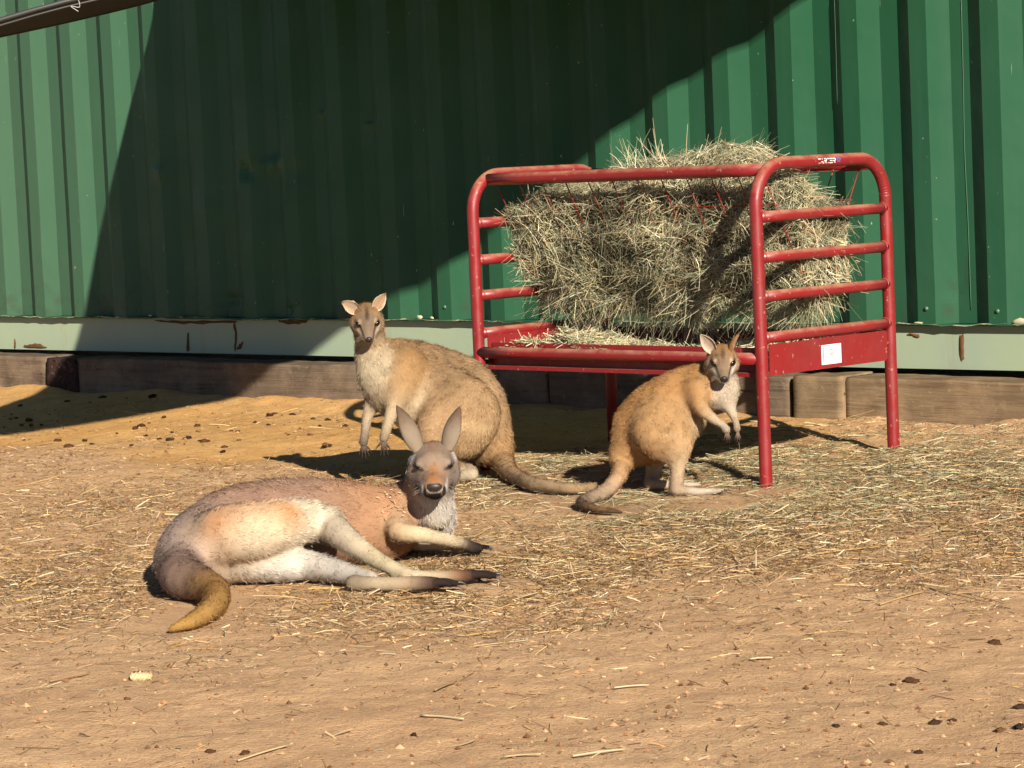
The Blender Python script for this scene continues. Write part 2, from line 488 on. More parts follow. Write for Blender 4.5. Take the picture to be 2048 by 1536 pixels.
for u, v, rs_, rh, amp in dents:
    s_, h_ = wall_sh(u, v)
    q = ((SS - s_) / rs_) ** 2 + ((HH - h_) / rh) ** 2
    NNo = NNo + 0.42 * amp * np.exp(-q) * (1 + 0.5 * vnoise(SS * 25, HH * 25, seed=3))
NNo = NNo + 0.0016 * fbm(SS * 3, HH * 2.2, seed=12, octaves=3)
V = (W0 + SS[..., None] * WD + NNo[..., None] * WN + HH[..., None] * Z).reshape(-1, 3) - cbase
ny, nx = SS.shape
idx = np.arange(ny * nx).reshape(ny, nx)
Fq = np.stack([idx[:-1, :-1], idx[:-1, 1:], idx[1:, 1:], idx[1:, :-1]], -1).reshape(-1, 4)
me = new_mesh('side_panel', V, Fq, smooth=False)
panel = link('side_panel', me, M_GREEN, root)
def wbox(mb, s0, s1, n0, n1, h0, h1):
    mb.box(wp((s0 + s1) / 2, (n0 + n1) / 2, (h0 + h1) / 2), WD * (s1 - s0) / 2, WN * (n1 - n0) / 2, Z * (h1 - h0) / 2); return mb
wbox(MB(), S0, S1, -0.12, -0.006, H_SILL0, H_SILL1 - .0015).build('bottom_rail', M_SILL, root, cbase, False)
# ragged caulked lower edge of the panel
mb = MB(); n_ = 420
sx = np.linspace(S0, S1, n_)
Vl = []
for s_ in sx:
    j = 0.0035 * vnoise(np.array(s_ * 30), np.array(1.0), seed=8) + 0.003 * vnoise(np.array(s_ * 7), np.array(3.0), seed=9)
    for n_off, h_off in ((0.0, -0.002), (0.024, -0.003), (0.0245, 0.002), (-0.02, 0.004)):
        Vl.append(wp(s_, n_off, H_SILL1 + h_off))
Fl = [(i * 4 + k, i * 4 + (k + 1) % 4, (i + 1) * 4 + (k + 1) % 4, (i + 1) * 4 + k) for i in range(n_ - 1) for k in range(4)]
mb.add(Vl, Fl).build('panel_lip', M_GREEN, root, cbase, True)
t = NT('lip_paint', 0.6, 0.25); co = t.coord()
t.base(t.mix(t.ramp(t.noise(t.coord(scale=(1, 1, 3)), 14, 4, 0.7), [(0.48, 0), (0.60, 1)]), (0.05, 0.11, 0.06), (0.36, 0.36, 0.25)))
MB().tube([wp(s_, 0.0255, H_SILL1 + 0.001 + 0.004 * vnoise(np.array(s_ * 30), np.array(1.0), seed=8) + 0.003 * vnoise(np.array(s_ * 7), np.array(3.0), seed=9)) for s_ in sx],
          [0.0022 + 0.0016 * vnoise(np.array(s_ * 40), np.array(5.0), seed=10) for s_ in sx], 6).build('caulk_bead', t.m, root, cbase)
wbox(MB(), S0, S1, -2.4, 0.02, 2.75, 2.85).build('top_rail', M_GREEN, root, cbase, False)
wbox(MB(), S0, S1, -2.4, -2.35, 0.22, 2.75).build('far_wall', M_GREEN, root, cbase, False)
for s_ in (S0 - .05, S1): wbox(MB(), s_, s_ + .08, -2.4, 0.03, 0.2, 2.8).build('corner_post', M_GREEN, root, cbase, False)
# rust scars and drips on the bottom rail
def blob(uvs, name='rust_scar', nz_=0.0035):
    P = [wall_sh(u, v, -0.006) for u, v in uvs]
    P = smooth_path([(a, b) for a, b in P + P[:1]], 4)[:-1]
    n = len(P); c = P.mean(0)
    j = 0.002 * rng.standard_normal((n, 2))
    P = P + j
    V = [wp(a, -0.006 + 0.0005, b) for a, b in P] + [wp(c[0] + (a - c[0]) * .8, -0.006 + nz_, c[1] + (b - c[1]) * .8) for a, b in P]
    Fc = [(i, (i + 1) % n, n + (i + 1) % n, n + i) for i in range(n)] + [tuple(range(n, 2 * n))]
    MB().add(V, Fc).build(name, M_RUST, root, cbase, True)
blob([(308, 640), (360, 642), (420, 641), (470, 641), (471, 645), (430, 646), (380, 648), (330, 645)])
blob([(375, 668), (377, 664), (379, 690), (379, 701), (374, 702)])
blob([(467, 648), (471, 647), (474, 672), (473, 700), (469, 700), (471, 670)])
blob([(472, 699), (479, 688), (487, 684), (482, 697)])
blob([(556, 640), (590, 641), (614, 641), (610, 645), (585, 648), (562, 645)])
blob([(48, 690), (70, 687), (90, 691), (90, 697), (50, 696)])
blob([(29, 679), (31, 678), (32, 696), (29, 697)])
blob([(1920, 672), (1928, 670), (1929, 712), (1921, 720)])
blob([(1812, 668), (1835, 668), (1838, 676), (1825, 672)])
# flaked-off paint chips and bolts low on the panel
t = NT('bare_chip', 0.8, 0.1); t.base((0.46, 0.44, 0.30)); M_CHIP = t.m
def chip(u, v, w, h):
    s_, hh_ = wall_sh(u, v, 0.02)
    P = [(s_ + w * math.cos(a) * (0.7 + 0.5 * rng.random()), hh_ + h * math.sin(a) * (0.6 + 0.6 * rng.random())) for a in np.linspace(0, 2 * math.pi, 9)[:-1]]
    V = [wp(a, 0.0185, b) for a, b in P] + [wp(s_ + (a - s_) * .85, 0.0212, hh_ + (b - hh_) * .85) for a, b in P]
    MB().add(V, [(i, (i + 1) % 8, 8 + (i + 1) % 8, 8 + i) for i in range(8)] + [tuple(range(8, 16))]).build('paint_chip', M_CHIP, root, cbase)
for a in ((838, 634, .016, .010), (863, 636, .010, .006), (2040, 644, .03, .012), (1835, 646, .02, .004), (300, 631, .012, .004)): chip(*a)
M_BOLT = simple('bolt', (0.06, 0.14, 0.09), 0.4, 0.5, 0.2)
for u, v in ((847, 614), (1058, 613), (1796, 617), (1938, 622), (606, 605)):
    s_, h_ = wall_sh(u, v, 0.02)
    k = round((s_ - PH - 0.069) / 0.278); s_ = PH + 0.069 + 0.278 * k
    a = np.linspace(0, 2 * math.pi, 10)[:-1]
    rings = [[wp(s_ + r_ * math.cos(q), n_, h_ + r_ * math.sin(q)) for q in a] for r_, n_ in ((.008, .0175), (.008, .0205), (.005, .024), (.001, .025))]
    MB().add(np.concatenate(rings), [(i * 9 + k2, i * 9 + (k2 + 1) % 9, (i + 1) * 9 + (k2 + 1) % 9, (i + 1) * 9 + k2) for i in range(3) for k2 in range(9)]).build('bolt', M_BOLT, root, cbase)
# weld seam wires on the right, hanging strings of caulk
M_SEAM = simple('seam', (0.06, 0.14, 0.09), 0.5)
for pts, r_ in (([(1917, 0), (1921, 150), (1924, 300), (1931, 450), (1937, 620)], .0011), ([(1671, 0), (1674, 100), (1676, 207)], .0007)):
    P = []
    for u, v in pts:
        s_, h_ = wall_sh(u, v, 0.0); k = (s_ - PH) / 0.278; fr = (k - math.floor(k)) * 0.278
        n_ = np.interp(fr, [0, .034, .104, .172, .244, .278], [0, D, D, -D, -D, 0])
        P.append(wp(s_, n_ + .0025, h_))
    MB().tube(smooth_path(P, 6), r_, 6).build('weld_seam', M_SEAM, root, cbase)

# ------------------------------------------------------------------ railway ties along the wall
def tie(u0, u1, label, mat, n0=0.03, n1=0.20, htop=0.21, dh=0.0, seed=0, hb=0.03, round_=0.014):
    s0 = wall_sh(u0, 760, n1)[0]; s1 = wall_sh(u1, 760, n1)[0]
    m = max(6, int((s1 - s0) / 0.02)); sect = []
    hw, hh = (n1 - n0) / 2, (htop - hb) / 2
    for q in np.linspace(0, 2 * math.pi, 33)[:-1]:
        c, s_ = math.cos(q), math.sin(q); e = 0.11
        sect.append((np.sign(c) * abs(c) ** e * hw, np.sign(s_) * abs(s_) ** e * hh))
    sect = np.array(sect); V = []
    sv = np.concatenate([[s0], np.linspace(s0 + .004, s1 - .004, m), [s1]])
    SV, KA = np.meshgrid(sv, sect[:, 0], indexing='ij'); KB = np.repeat(sect[None, :, 1], len(sv), 0)
    sh = np.ones(len(sv)); sh[0] = sh[-1] = 0.93; sh = sh[:, None]
    j = 0.004 * fbm(SV * 9, KA * 18 + seed, KB * 18, 3, seed) + 0.0035 * vnoise(SV * 3.0, KB * 60, seed=seed + 5)
    up_ = (KB > 0) * (j + 0.004 * fbm(SV * 2.2, SV * 0 + seed * 1.7, octaves=3, seed=seed))
    NN_ = (n0 + n1) / 2 + KA * sh * (1 + j / hw * 1.2); HH_ = (htop + hb) / 2 + KB * sh + dh * (SV - s0) + up_
    V = (W0 + SV[..., None] * WD + NN_[..., None] * WN + HH_[..., None] * Z).reshape(-1, 3)
    n = len(sect); m2 = len(sv)
    Fc = [(i * n + k, i * n + (k + 1) % n, (i + 1) * n + (k + 1) % n, (i + 1) * n + k) for i in range(m2 - 1) for k in range(n)]
    Fc += [tuple(range(n - 1, -1, -1)), tuple((m2 - 1) * n + k for k in range(n))]
    base = wp((s0 + s1) / 2, (n0 + n1) / 2, 0.0)
    o = MB().add(V, Fc).build('railway_tie', mat, None, base, True, top=True)
    tag(o, label, 'timber', 'timbers laid along the foot of the container')
    return o
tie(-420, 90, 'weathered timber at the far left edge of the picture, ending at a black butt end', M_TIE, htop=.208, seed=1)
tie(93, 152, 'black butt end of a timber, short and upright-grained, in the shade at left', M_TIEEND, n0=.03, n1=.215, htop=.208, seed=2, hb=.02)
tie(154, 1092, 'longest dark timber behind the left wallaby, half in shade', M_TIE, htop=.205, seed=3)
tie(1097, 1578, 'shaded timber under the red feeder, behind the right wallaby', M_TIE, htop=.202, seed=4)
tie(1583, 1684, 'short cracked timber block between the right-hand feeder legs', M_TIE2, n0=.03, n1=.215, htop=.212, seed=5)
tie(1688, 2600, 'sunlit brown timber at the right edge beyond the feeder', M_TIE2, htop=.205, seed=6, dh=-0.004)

# ------------------------------------------------------------------ shade sail (its hem shows top left, its shadow lies on the wall)
def back(u, v, n, h):                   # where the sail edge hangs that shades the wall at (u, v)
    s_, hh_ = wall_sh(u, v, n); P = wp(s_, n, hh_); return P + SUN * ((h - hh_) / SUN[2])
C0 = np.array([-1.746, 7.48, 1.285])
C1 = wp(wall_sh(300, 0)[0] + 0.02, 0.03, 2.80); C2 = wp(3.55, 0.03, 2.80)
Ne = [C0, (-1.331, 7.70, 1.408), (-1.141, 7.80, 1.462), (-0.62, 7.95, 1.56), np.array([-1.167, 11.396, .072]) + SUN * ((1.66 - .072) / SUN[2])]
Ne += [back(682, 653, 0, 1.76), back(900, 530, 0, 1.88), back(1250, 240, 0, 2.04), back(1420, 120, 0, 2.13), back(1600, 0, 0, 2.24), C2]
Fe = [C0, (-1.437, 8.30, 1.400), (-1.268, 8.75, 1.464), (-1.086, 9.20, 1.538), back(150, 700, 0, 1.60), back(200, 470, 0, 1.68), back(240, 300, 0, 1.76), back(285, 120, 0, 1.92), back(310, 0, 0, 2.06), C1]
def resample(P, m):
    P = smooth_path(P, 12); d = np.concatenate([[0], np.cumsum(np.linalg.norm(np.diff(P, axis=0), axis=1))])
    tt = np.linspace(0, d[-1], m); return np.stack([np.interp(tt, d, P[:, i]) for i in range(3)], 1)
m = 60
Nr, Fr = resample(Ne, m), resample(Fe, m)
for _ in range(2):
    for A in (Nr, Fr): A[1:-1] = (A[:-2] + 2 * A[1:-1] + A[2:]) / 4
V = []
kk = 24
for i in range(m):
    for j in range(kk):
        q = j / (kk - 1)
        P = Nr[i] * (1 - q) + Fr[i] * q
        P[2] += 0.05 * math.sin(math.pi * q) * (i / m)
        V.append(P)
Fc = [(i * kk + j, (i + 1) * kk + j, (i + 1) * kk + j + 1, i * kk + j + 1) for i in range(m - 1) for j in range(kk - 1)]
sail = MB().add(V, Fc).build('shade_sail', M_SAIL, None, C0, True, top=True)
tag(sail, 'black shade sail whose hem crosses the top left corner', 'shade sail')
MB().tube(Nr + np.array([0, -.004, .006]), 0.0062, 8).build('hem', M_HEM, sail, C0)
MB().tube(Fr, 0.004, 8).build('hem', M_HEM, sail, C0)
MB().tube(np.array(Nr) + np.array([0, -.006, -.009]), 0.0028, 6).build('hem_cord', M_HEM, sail, C0)
MB().tube([C0, C0 + np.array([-.5, -.3, -.62]), C0 + np.array([-.95, -.55, -1.3])], 0.006, 8).build('guy_rope', M_ROPE, sail, C0)
q = at(157, 6, 7.76)
MB().tube(smooth_path([q + np.array([0, 0, .008]), q + np.array([.004, -.012, 0]), q + np.array([.002, -.008, -.012]), q + np.array([-.018, -.02, -.009]), q + np.array([.002, -.025, -.024])], 6), 0.0011, 6).build('cable_tie', M_ROPE, sail, C0)
for c in (C1, C2): MB().tube([c + Z * -.02, c + Z * .06 - WN * .05], 0.008, 8).build('corner_ring', M_HEM, sail, C0)

# ------------------------------------------------------------------ red feeder
YAW = 0.7879; FL_, FW_ = 1.168, 0.607
E1 = np.array([math.cos(YAW), -math.sin(YAW), 0]); E2 = np.array([math.sin(YAW), math.cos(YAW), 0])
FB = np.array([0.724, 8.2, 0]) - E1 * FL_
def fp(s, w, h): return FB + E1 * s + E2 * w + Z * h
feeder = link('hay_feeder', None, loc=Vector(fp(FL_ / 2, FW_ / 2, 0)))
fbase = np.array(feeder.location)
tag(feeder, 'red tubular steel hay feeder with wire rack and grain tray', 'feeder')
HT, RC = 0.935, 0.12
for s_ in (0, FL_):
    path = [fp(s_, 0, -0.06), fp(s_, 0, 0.3), fp(s_, 0, 0.6)]
    path += [fp(s_, RC - RC * math.cos(q), HT - RC + RC * math.sin(q)) for q in np.linspace(0, math.pi / 2, 12)]
    path += [fp(s_, FW_ - RC + RC * math.sin(q), HT - RC + RC * math.cos(q)) for q in np.linspace(0, math.pi / 2, 12)]
    path += [fp(s_, FW_, 0.6), fp(s_, FW_, 0.3), fp(s_, FW_, -0.03)]
    path = np.array(path)
    if s_ > 0:                          # the right hoop carries bend wrinkles on its inner corner
        rr = np.full(len(path), 0.0188)
        fine, fr = [], []
        for i in range(len(path) - 1):
            for q in np.linspace(0, 1, 6, endpoint=False):
                fine.append(path[i] * (1 - q) + path[i + 1] * q); fr.append(0.0188 + (0.0006 * math.sin(i * 12 + q * 12) if 15 <= i <= 25 else 0))
        fine.append(path[-1]); fr.append(.0188); path, rr = np.array(fine), fr
    else: rr = 0.0188
    MB().tube(path, rr, 20).build('end_hoop', M_RED, feeder, fbase)
    for h in (0.782, 0.665, 0.552, 0.432):
        MB().tube([fp(s_, w, h) for w in np.linspace(0.006, FW_ - .006, 6)], 0.0165, 16).build('cross_bar', M_RED, feeder, fbase)
        for w, sg in ((0.0185, 1), (FW_ - .0185, -1)):       # weld beads
            ring = [fp(s_ + .0175 * math.cos(q), w + sg * .002, h + .0175 * math.sin(q)) for q in np.linspace(0, 2 * math.pi, 17)]
            MB().tube(ring, 0.0024, 6, False).build('weld_bead', M_RED, feeder, fbase)
for w in (0.065, FW_ - 0.065):
    MB().tube([fp(s_, w, 0.918) for s_ in np.linspace(0.004, FL_ - .004, 8)], 0.0185, 18).build('top_rail', M_RED, feeder, fbase)
for w, h in ((0.0, .372), (FW_ - .004, .392)):
    MB().tube([fp(s_, w, h) for s_ in np.linspace(0.004, FL_ - .004, 8)], 0.0178, 18).build('tray_rail', M_RED, feeder, fbase)
# tray of folded sheet
def fbox(s0, s1, w0, w1, h0, h1, name, mat=M_RED, bev=0.0):
    mb = MB().box(fp((s0 + s1) / 2, (w0 + w1) / 2, (h0 + h1) / 2), E1 * (s1 - s0) / 2, E2 * (w1 - w0) / 2, Z * (h1 - h0) / 2)
    o = mb.build(name, mat, feeder, fbase, False)
    if bev:
        b = o.modifiers.new('bevel', 'BEVEL'); b.width = bev; b.segments = 2
    return o
fbox(0.03, FL_ - .03, 0.035, FW_ - .035, 0.332, 0.336, 'tray_floor')
fbox(0.03, FL_ - .03, 0.031, 0.034, 0.330, 0.402, 'tray_side')
fbox(0.03, FL_ - .03, FW_ - .034, FW_ - .031, 0.330, 0.412, 'tray_side')
fbox(0.03, FL_ - .03, 0.008, 0.0305, 0.318, 0.330, 'tray_lip')
fbox(0.03, FL_ - .03, FW_ - .0305, FW_ - .008, 0.318, 0.330, 'tray_lip')
for s_, nm, tp in ((0.0205, 'tray_end', .424), (FL_ + 0.012, 'tray_end', .413)):
    P = [(0.020, .322), (FW_ - .040, .322), (FW_ - .032, .332), (FW_ - .032, tp - .007), (FW_ - .038, tp), (0.020, tp)]
    V = [fp(s_ - .0015, a, b) for a, b in P] + [fp(s_ + .0015, a, b) for a, b in P]
    n = 6
    MB().add(V, [tuple(range(n - 1, -1, -1)), tuple(range(n, 2 * n))] + [(i, (i + 1) % n, n + (i + 1) % n, n + i) for i in range(n)]).build(nm, M_RED, feeder, fbase, False)
MB().tube([fp(FL_ + .004, FW_ - .03, .372), fp(FL_ + .004, FW_ - .004, .372)], 0.006, 10).build('tray_bolt', M_RED, feeder, fbase)
# wire rack: two leaning panels of crossed wires
def rack_pt(side, s_, q, off=0.0):      # q: 0 top .. 1 bottom
    w = 0.083 + (FW_ / 2 - 0.083 - .01) * q + off * .87
    if side: w = FW_ - w
    return fp(s_, w, 0.900 - 0.385 * q)
for side in (0, 1):
    for k in range(12):
        s_ = 0.034 + 0.1 * k
        P = [rack_pt(side, s_ + 0.002 * vnoise(np.array(k * 3.1), np.array(q * 4), seed=side), q, -.0028 + 0.002 * vnoise(np.array(k * 1.7), np.array(q * 5.), seed=7 + side)) for q in np.linspace(-.025, 1, 12)]
        MB().tube(P, 0.0020, 7).build('rack_wire', M_WIRE, feeder, fbase)
    for j, q in enumerate((0, .226, .452, .678, .904)):
        P = [rack_pt(side, s_, q, 0.0028 + 0.001 * vnoise(np.array(s_ * 9), np.array(j * 1.), seed=9)) for s_ in np.linspace(0.025, 1.143, 26)]
        MB().tube(P, 0.0020, 7).build('rack_wire', M_WIRE, feeder, fbase)
# maker's lettering on the right hoop, drawn as flat glyph strokes bent round the tube
def hoop_pt(w, z_, out=0.0194):         # on the outer face of the right hoop's top tube
    q = z_ / 0.0188
    return fp(FL_ + out * math.cos(q), w, HT + out * math.sin(q))
GL = {'T': [[(0, 1), (.8, 1)], [(.4, 1), (.4, 0)]], 'A': [[(0, 0), (.42, 1), (.84, 0)], [(.18, .33), (.66, .33)]],
      'R': [[(0, 0), (0, 1), (.55, 1), (.72, .86), (.72, .66), (.55, .5), (0, .5)], [(.38, .5), (.78, 0)]], 'E': [[(.7, 1), (0, 1), (0, 0), (.7, 0)], [(0, .52), (.6, .52)]]}
x0 = 0.268; hgt = 0.0125; mb = MB()
def stroke(mb, pts, wd):
    for a, b in zip(pts[:-1], pts[1:]):
        a, b = np.array(a), np.array(b); d = norm(b - a); n_ = np.array([-d[1], d[0]]) * wd
        a, b = a - d * wd * .8, b + d * wd * .8
        V = [hoop_pt(*(a - n_)), hoop_pt(*(b - n_)), hoop_pt(*(b + n_)), hoop_pt(*(a + n_))]
        mb.add(V, [(0, 1, 2, 3)])
for ch in 'TARTER':
    for st in GL[ch]:
        stroke(mb, [(x0 + (a + b * .10) * 0.0138, -0.001 + (b - .5) * hgt) for a, b in st], 0.00115)
    x0 += {'T': .0132, 'A': .0150, 'R': .0144, 'E': .0138}[ch]
mb.build('lettering', M_WHITE, feeder, fbase, False)
mb = MB(); cx = x0 + 0.012
for k in range(5):                       # blue emblem: a rough five-armed burst beside the word
    q = 2 * math.pi * k / 5 + .3
    a = [(cx + 0.0105 * r_ * math.cos(q + dq) , 0.001 + 0.0085 * r_ * math.sin(q + dq)) for r_, dq in ((.15, 0), (.8, -.5), (1.0, 0), (.8, .5))]
    mb.add([hoop_pt(*p, out=.0195) for p in a], [(0, 1, 2, 3)])
mb.build('emblem', M_BLUE, feeder, fbase, False)
# barcode sticker on the tray end
so_ = FL_ + .0136
st = fbox(so_, so_ + .0008, 0.258, 0.350, 0.334, 0.392, 'sticker', M_WHITE)
def stick(w0, w1, h0, h1, nm, mat):
    MB().box(fp(so_ + .0012, (w0 + w1) / 2, (h0 + h1) / 2), E1 * .0003, E2 * (w1 - w0) / 2, Z * (h1 - h0) / 2).build(nm, mat, st, fbase, False)
stick(.264, .2675, .340, .388, 'print_line', M_BLUE)
for k, (a, b) in enumerate(((.354, .3552), (.3568, .3575), (.359, .361), (.3622, .3628), (.3645, .3665), (.3675, .3682), (.3700, .3712), (.3728, .3734), (.375, .3768), (.3782, .379))):
    stick(.294, .314, a, b, 'barcode_line', M_GREY)
stick(.334, .3355, .345, .386, 'print_line', M_GREY)

# ------------------------------------------------------------------ hay in the rack and in the tray
HAYC = np.array([C(204, 188, 140), C(180, 178, 138), C(220, 202, 154), C(156, 160, 124), C(196, 164, 120), C(132, 134, 100), C(232, 218, 178)])
STRAWC = np.array([C(190, 156, 108), C(205, 175, 128), C(172, 136, 92), C(146, 112, 76), C(214, 190, 148), C(122, 92, 64), C(194, 150, 90)])
def pickc(P, n, jit=0.14):
    c = P[rng.integers(0, len(P), n)]
    return c * (1 + jit * rng.standard_normal((n, 1))) * (1 + 0.03 * rng.standard_normal((n, 3)))
# cross-section (w, h) of the packed hay; it follows the leaning front wires
XS = smooth_path([(.31, .495), (.232, .59), (.178, .70), (.155, .775), (.137, .828), (.150, .864), (.20, .888), (.30, .905), (.40, .86), (.455, .78), (.475, .68), (.46, .58), (.39, .505), (.31, .495)], 5)[:-1]
nsec = len(XS); ns = 90
cen = np.array([.27, .70])
Vh = []
for i in range(ns):
    s_ = 0.02 + (FL_ - 0.045) * i / (ns - 1)
    for k, (w, h) in enumerate(XS):
        top = sstep(.80, .90, h)
        hill = 0.085 * math.exp(-((s_ - .80) / .33) ** 2) * top * sstep(.12, .28, w) - 0.03 * math.exp(-((s_ - .02) / .2) ** 2) * top
        rightdrop = -0.10 * sstep(.85, 1.1, s_) * top * sstep(.2, .4, w)
        lay = 0.016 * math.sin(h * 2 * math.pi / 0.105 + 1.5 * math.sin(s_ * 3)) * sstep(.1, .5, s_)
        d = np.array([w, h]) - cen; d /= np.linalg.norm(d)
        nz_ = 0.042 * fbm(np.array(s_ * 8), np.array(w * 9), np.array(h * 9), 3, 21) + lay
        endr = 1 - 0.22 * (abs(i / (ns - 1) - .5) * 2) ** 14
        p = cen + (np.array([w, h]) - cen) * endr + d * nz_; p[0] -= 0.035 * math.exp(-((s_ - .06) / .16) ** 2) * sstep(.3, .12, w)
        Vh.append(fp(s_ + 0.02 * vnoise(np.array(w * 14.), np.array(h * 14.), seed=40 + (i > 45)) * (abs(i / (ns - 1) - .5) * 2) ** 8, p[0], p[1] + hill + rightdrop))
Fh = [(i * nsec + k, i * nsec + (k + 1) % nsec, (i + 1) * nsec + (k + 1) % nsec, (i + 1) * nsec + k) for i in range(ns - 1) for k in range(nsec)]
Vh = np.array(Vh)
# end caps as fans with an inner ring
def cap(Vh, Fh, i0, flip):
    ring = Vh[i0 * nsec:(i0 + 1) * nsec]; c = ring.mean(0)
    n0 = len(Vh); layers = [ring]
    prev = np.arange(i0 * nsec, (i0 + 1) * nsec)
    for q in (.75, .5, .25):
        r_ = c + (ring - c) * q
        hgt_ = r_[:, 2]
        r_ = r_ + E1 * (0.018 * np.sin(hgt_ * 2 * math.pi / .105)[:, None]) * (1 if i0 else -1)
        Vh = np.vstack([Vh, r_]); cur = np.arange(len(Vh) - nsec, len(Vh))
        for k in range(nsec):
            k2 = (k + 1) % nsec
            Fh.append((prev[k], prev[k2], cur[k2], cur[k]) if flip else (prev[k], cur[k], cur[k2], prev[k2]))
        prev = cur
    Fh.append(tuple(prev) if flip else tuple(prev[::-1]))
    return Vh, Fh
Vh, Fh = cap(Vh, Fh, 0, True); Vh, Fh = cap(Vh, Fh, ns - 1, False)

def tri_sample(V, F, n):
    tr = []
    for f in F:
        for k in range(1, len(f) - 1): tr.append((f[0], f[k], f[k + 1]))
    tr = np.array(tr); A, B, Cc = V[tr[:, 0]], V[tr[:, 1]], V[tr[:, 2]]
    nr = np.cross(B - A, Cc - A); ar = np.linalg.norm(nr, axis=1)
    i = rng.choice(len(tr), n, p=ar / ar.sum())
    r1, r2 = np.sqrt(rng.random(n)), rng.random(n)
    return (A[i] * (1 - r1)[:, None] + B[i] * (r1 * (1 - r2))[:, None] + Cc[i] * (r1 * r2)[:, None]), norm(nr[i])
P, N_ = tri_sample(Vh, Fh, 62000)
out = P - (fp(FL_ / 2, .27, .70)[None] + E1[None] * ((P - FB) @ E1 - FL_ / 2)[:, None])
N_ = np.where((N_ * out).sum(1, keepdims=True) < 0, -N_, N_)
T1 = norm(np.cross(N_, E1 + .01)); T2 = np.cross(N_, T1)
ang = 3.2 * fbm(P[:, 0] * 7, P[:, 1] * 7, P[:, 2] * 7, 2, 83) + 1.0 * rng.standard_normal(len(P))
d = T1 * np.cos(ang)[:, None] + T2 * np.sin(ang)[:, None]
d = norm(d + N_ * .22 * rng.standard_normal((len(P), 1)) * np.where(P[:, 2:3] > .88, .5, 1) + N_ * .05)
dep = np.where(rng.random(len(P)) < .55, rng.random(len(P)) * .030, -.010 * rng.random(len(P)))
L = 0.018 + 0.052 * rng.random(len(P)) ** 1.8
L *= np.where(P[:, 2] < .56, 1.35, 1.0)
side = norm(np.cross(d, rng.standard_normal(P.shape)))
bend = rng.standard_normal(P.shape) * .46 - Z * (.22 + .4 * (P[:, 2:3] < .57))
cl = pickc(HAYC, len(P)) * (0.86 + 0.50 * fbm(P[:, 0] * 15, P[:, 1] * 9, P[:, 2] * 9, 2, 50))[:, None]  # clump tone paints dark, shaded-looking gaps into the hay
V, Fc, Cc, _ = ribbons(P - N_ * dep[:, None] - d * (L * .4)[:, None], d, L, 0.0010 + 0.0014 * rng.random(len(P)), side, bend, cl, 4, .5)
# tuft standing up on top, left of the middle
n = 90
rt_ = fp(0.50, .27, .93) + rng.standard_normal((n, 3)) * np.array([.045, .045, .012])
dd = norm(Z * 1.0 - CR * .45 + rng.standard_normal((n, 3)) * .42)
Lt = .04 + .07 * rng.random(n)
V2, F2, C2_, _ = ribbons(rt_, dd, Lt, np.full(n, .0022), norm(np.cross(dd, rng.standard_normal((n, 3)))), rng.standard_normal((n, 3)) * .25, pickc(HAYC, n) * 1.1, 3, .4)
cen3 = FB + E1 * ((Vh - FB) @ E1)[:, None] + E2 * .27 + Z * .70
Vh = cen3 + (Vh - cen3) * .87
core_c = np.tile(C(70, 64, 46), (len(Vh), 1))  # core coloured dark so the gaps between stems look shaded
hq = [f for f in Fh if len(f) == 4]
hb_ = fp(FL_ / 2, FW_ / 2, .5)
hay = link('hay', new_mesh('hay', Vh - hb_, np.array(hq), cols=core_c), M_STRAW, None, Vector(hb_))
tag(hay, 'packed green-grey hay filling the wire rack of the red feeder', 'hay', kind='stuff')
me = new_mesh('hay_stems', np.vstack([V, V2]) - hb_, np.vstack([Fc, F2 + len(V)]), cols=np.vstack([Cc, C2_]), smooth=False)
tag(link('hay_stems', me, M_STRAW, hay), kind='stuff')
# stems hanging out under the rack, and loose hay in the tray
def loose(n, s0, s1, w0, w1, h0, thick, Lr, name, label):
    s_ = s0 + (s1 - s0) * rng.random(n); w = w0 + (w1 - w0) * rng.random(n)
    hump = np.clip(1 - ((s_ - (s0 + s1) / 2) / ((s1 - s0) / 2)) ** 2, 0, 1) * (0.6 + 0.5 * fbm(s_ * 9, w * 9, seed=61, octaves=2))
    h = h0 + thick * np.clip(hump, .05, 1.5) * rng.random(n) ** .6
    P = np.array([fp(a, b, c) for a, b, c in zip(s_, w, h)])
    d = rng.standard_normal((n, 3)); d[:, 2] *= .35; d = norm(d)
    L = Lr * (.4 + .8 * rng.random(n))
    V, Fc, Cc, _ = ribbons(P - d * (L / 2)[:, None], d, L, .0018 + .0014 * rng.random(n), norm(np.cross(d, rng.standard_normal((n, 3)))), rng.standard_normal((n, 3)) * .15, pickc(HAYC, n), 2, .6)
    b_ = fp((s0 + s1) / 2, (w0 + w1) / 2, h0)
    o = link(name, new_mesh(name, V - b_, Fc, cols=Cc, smooth=False), M_STRAW, None, Vector(b_))
    return tag(o, label, 'hay', kind='stuff')
loose(5200, .04, .60, .03, .32, .372, .070, .060, 'loose_hay', 'heap of loose hay lying in the left part of the red tray')
loose(2400, .54, 1.13, .04, .45, .358, .055, .055, 'loose_hay', 'thin shaded hay lying in the right part of the red tray')

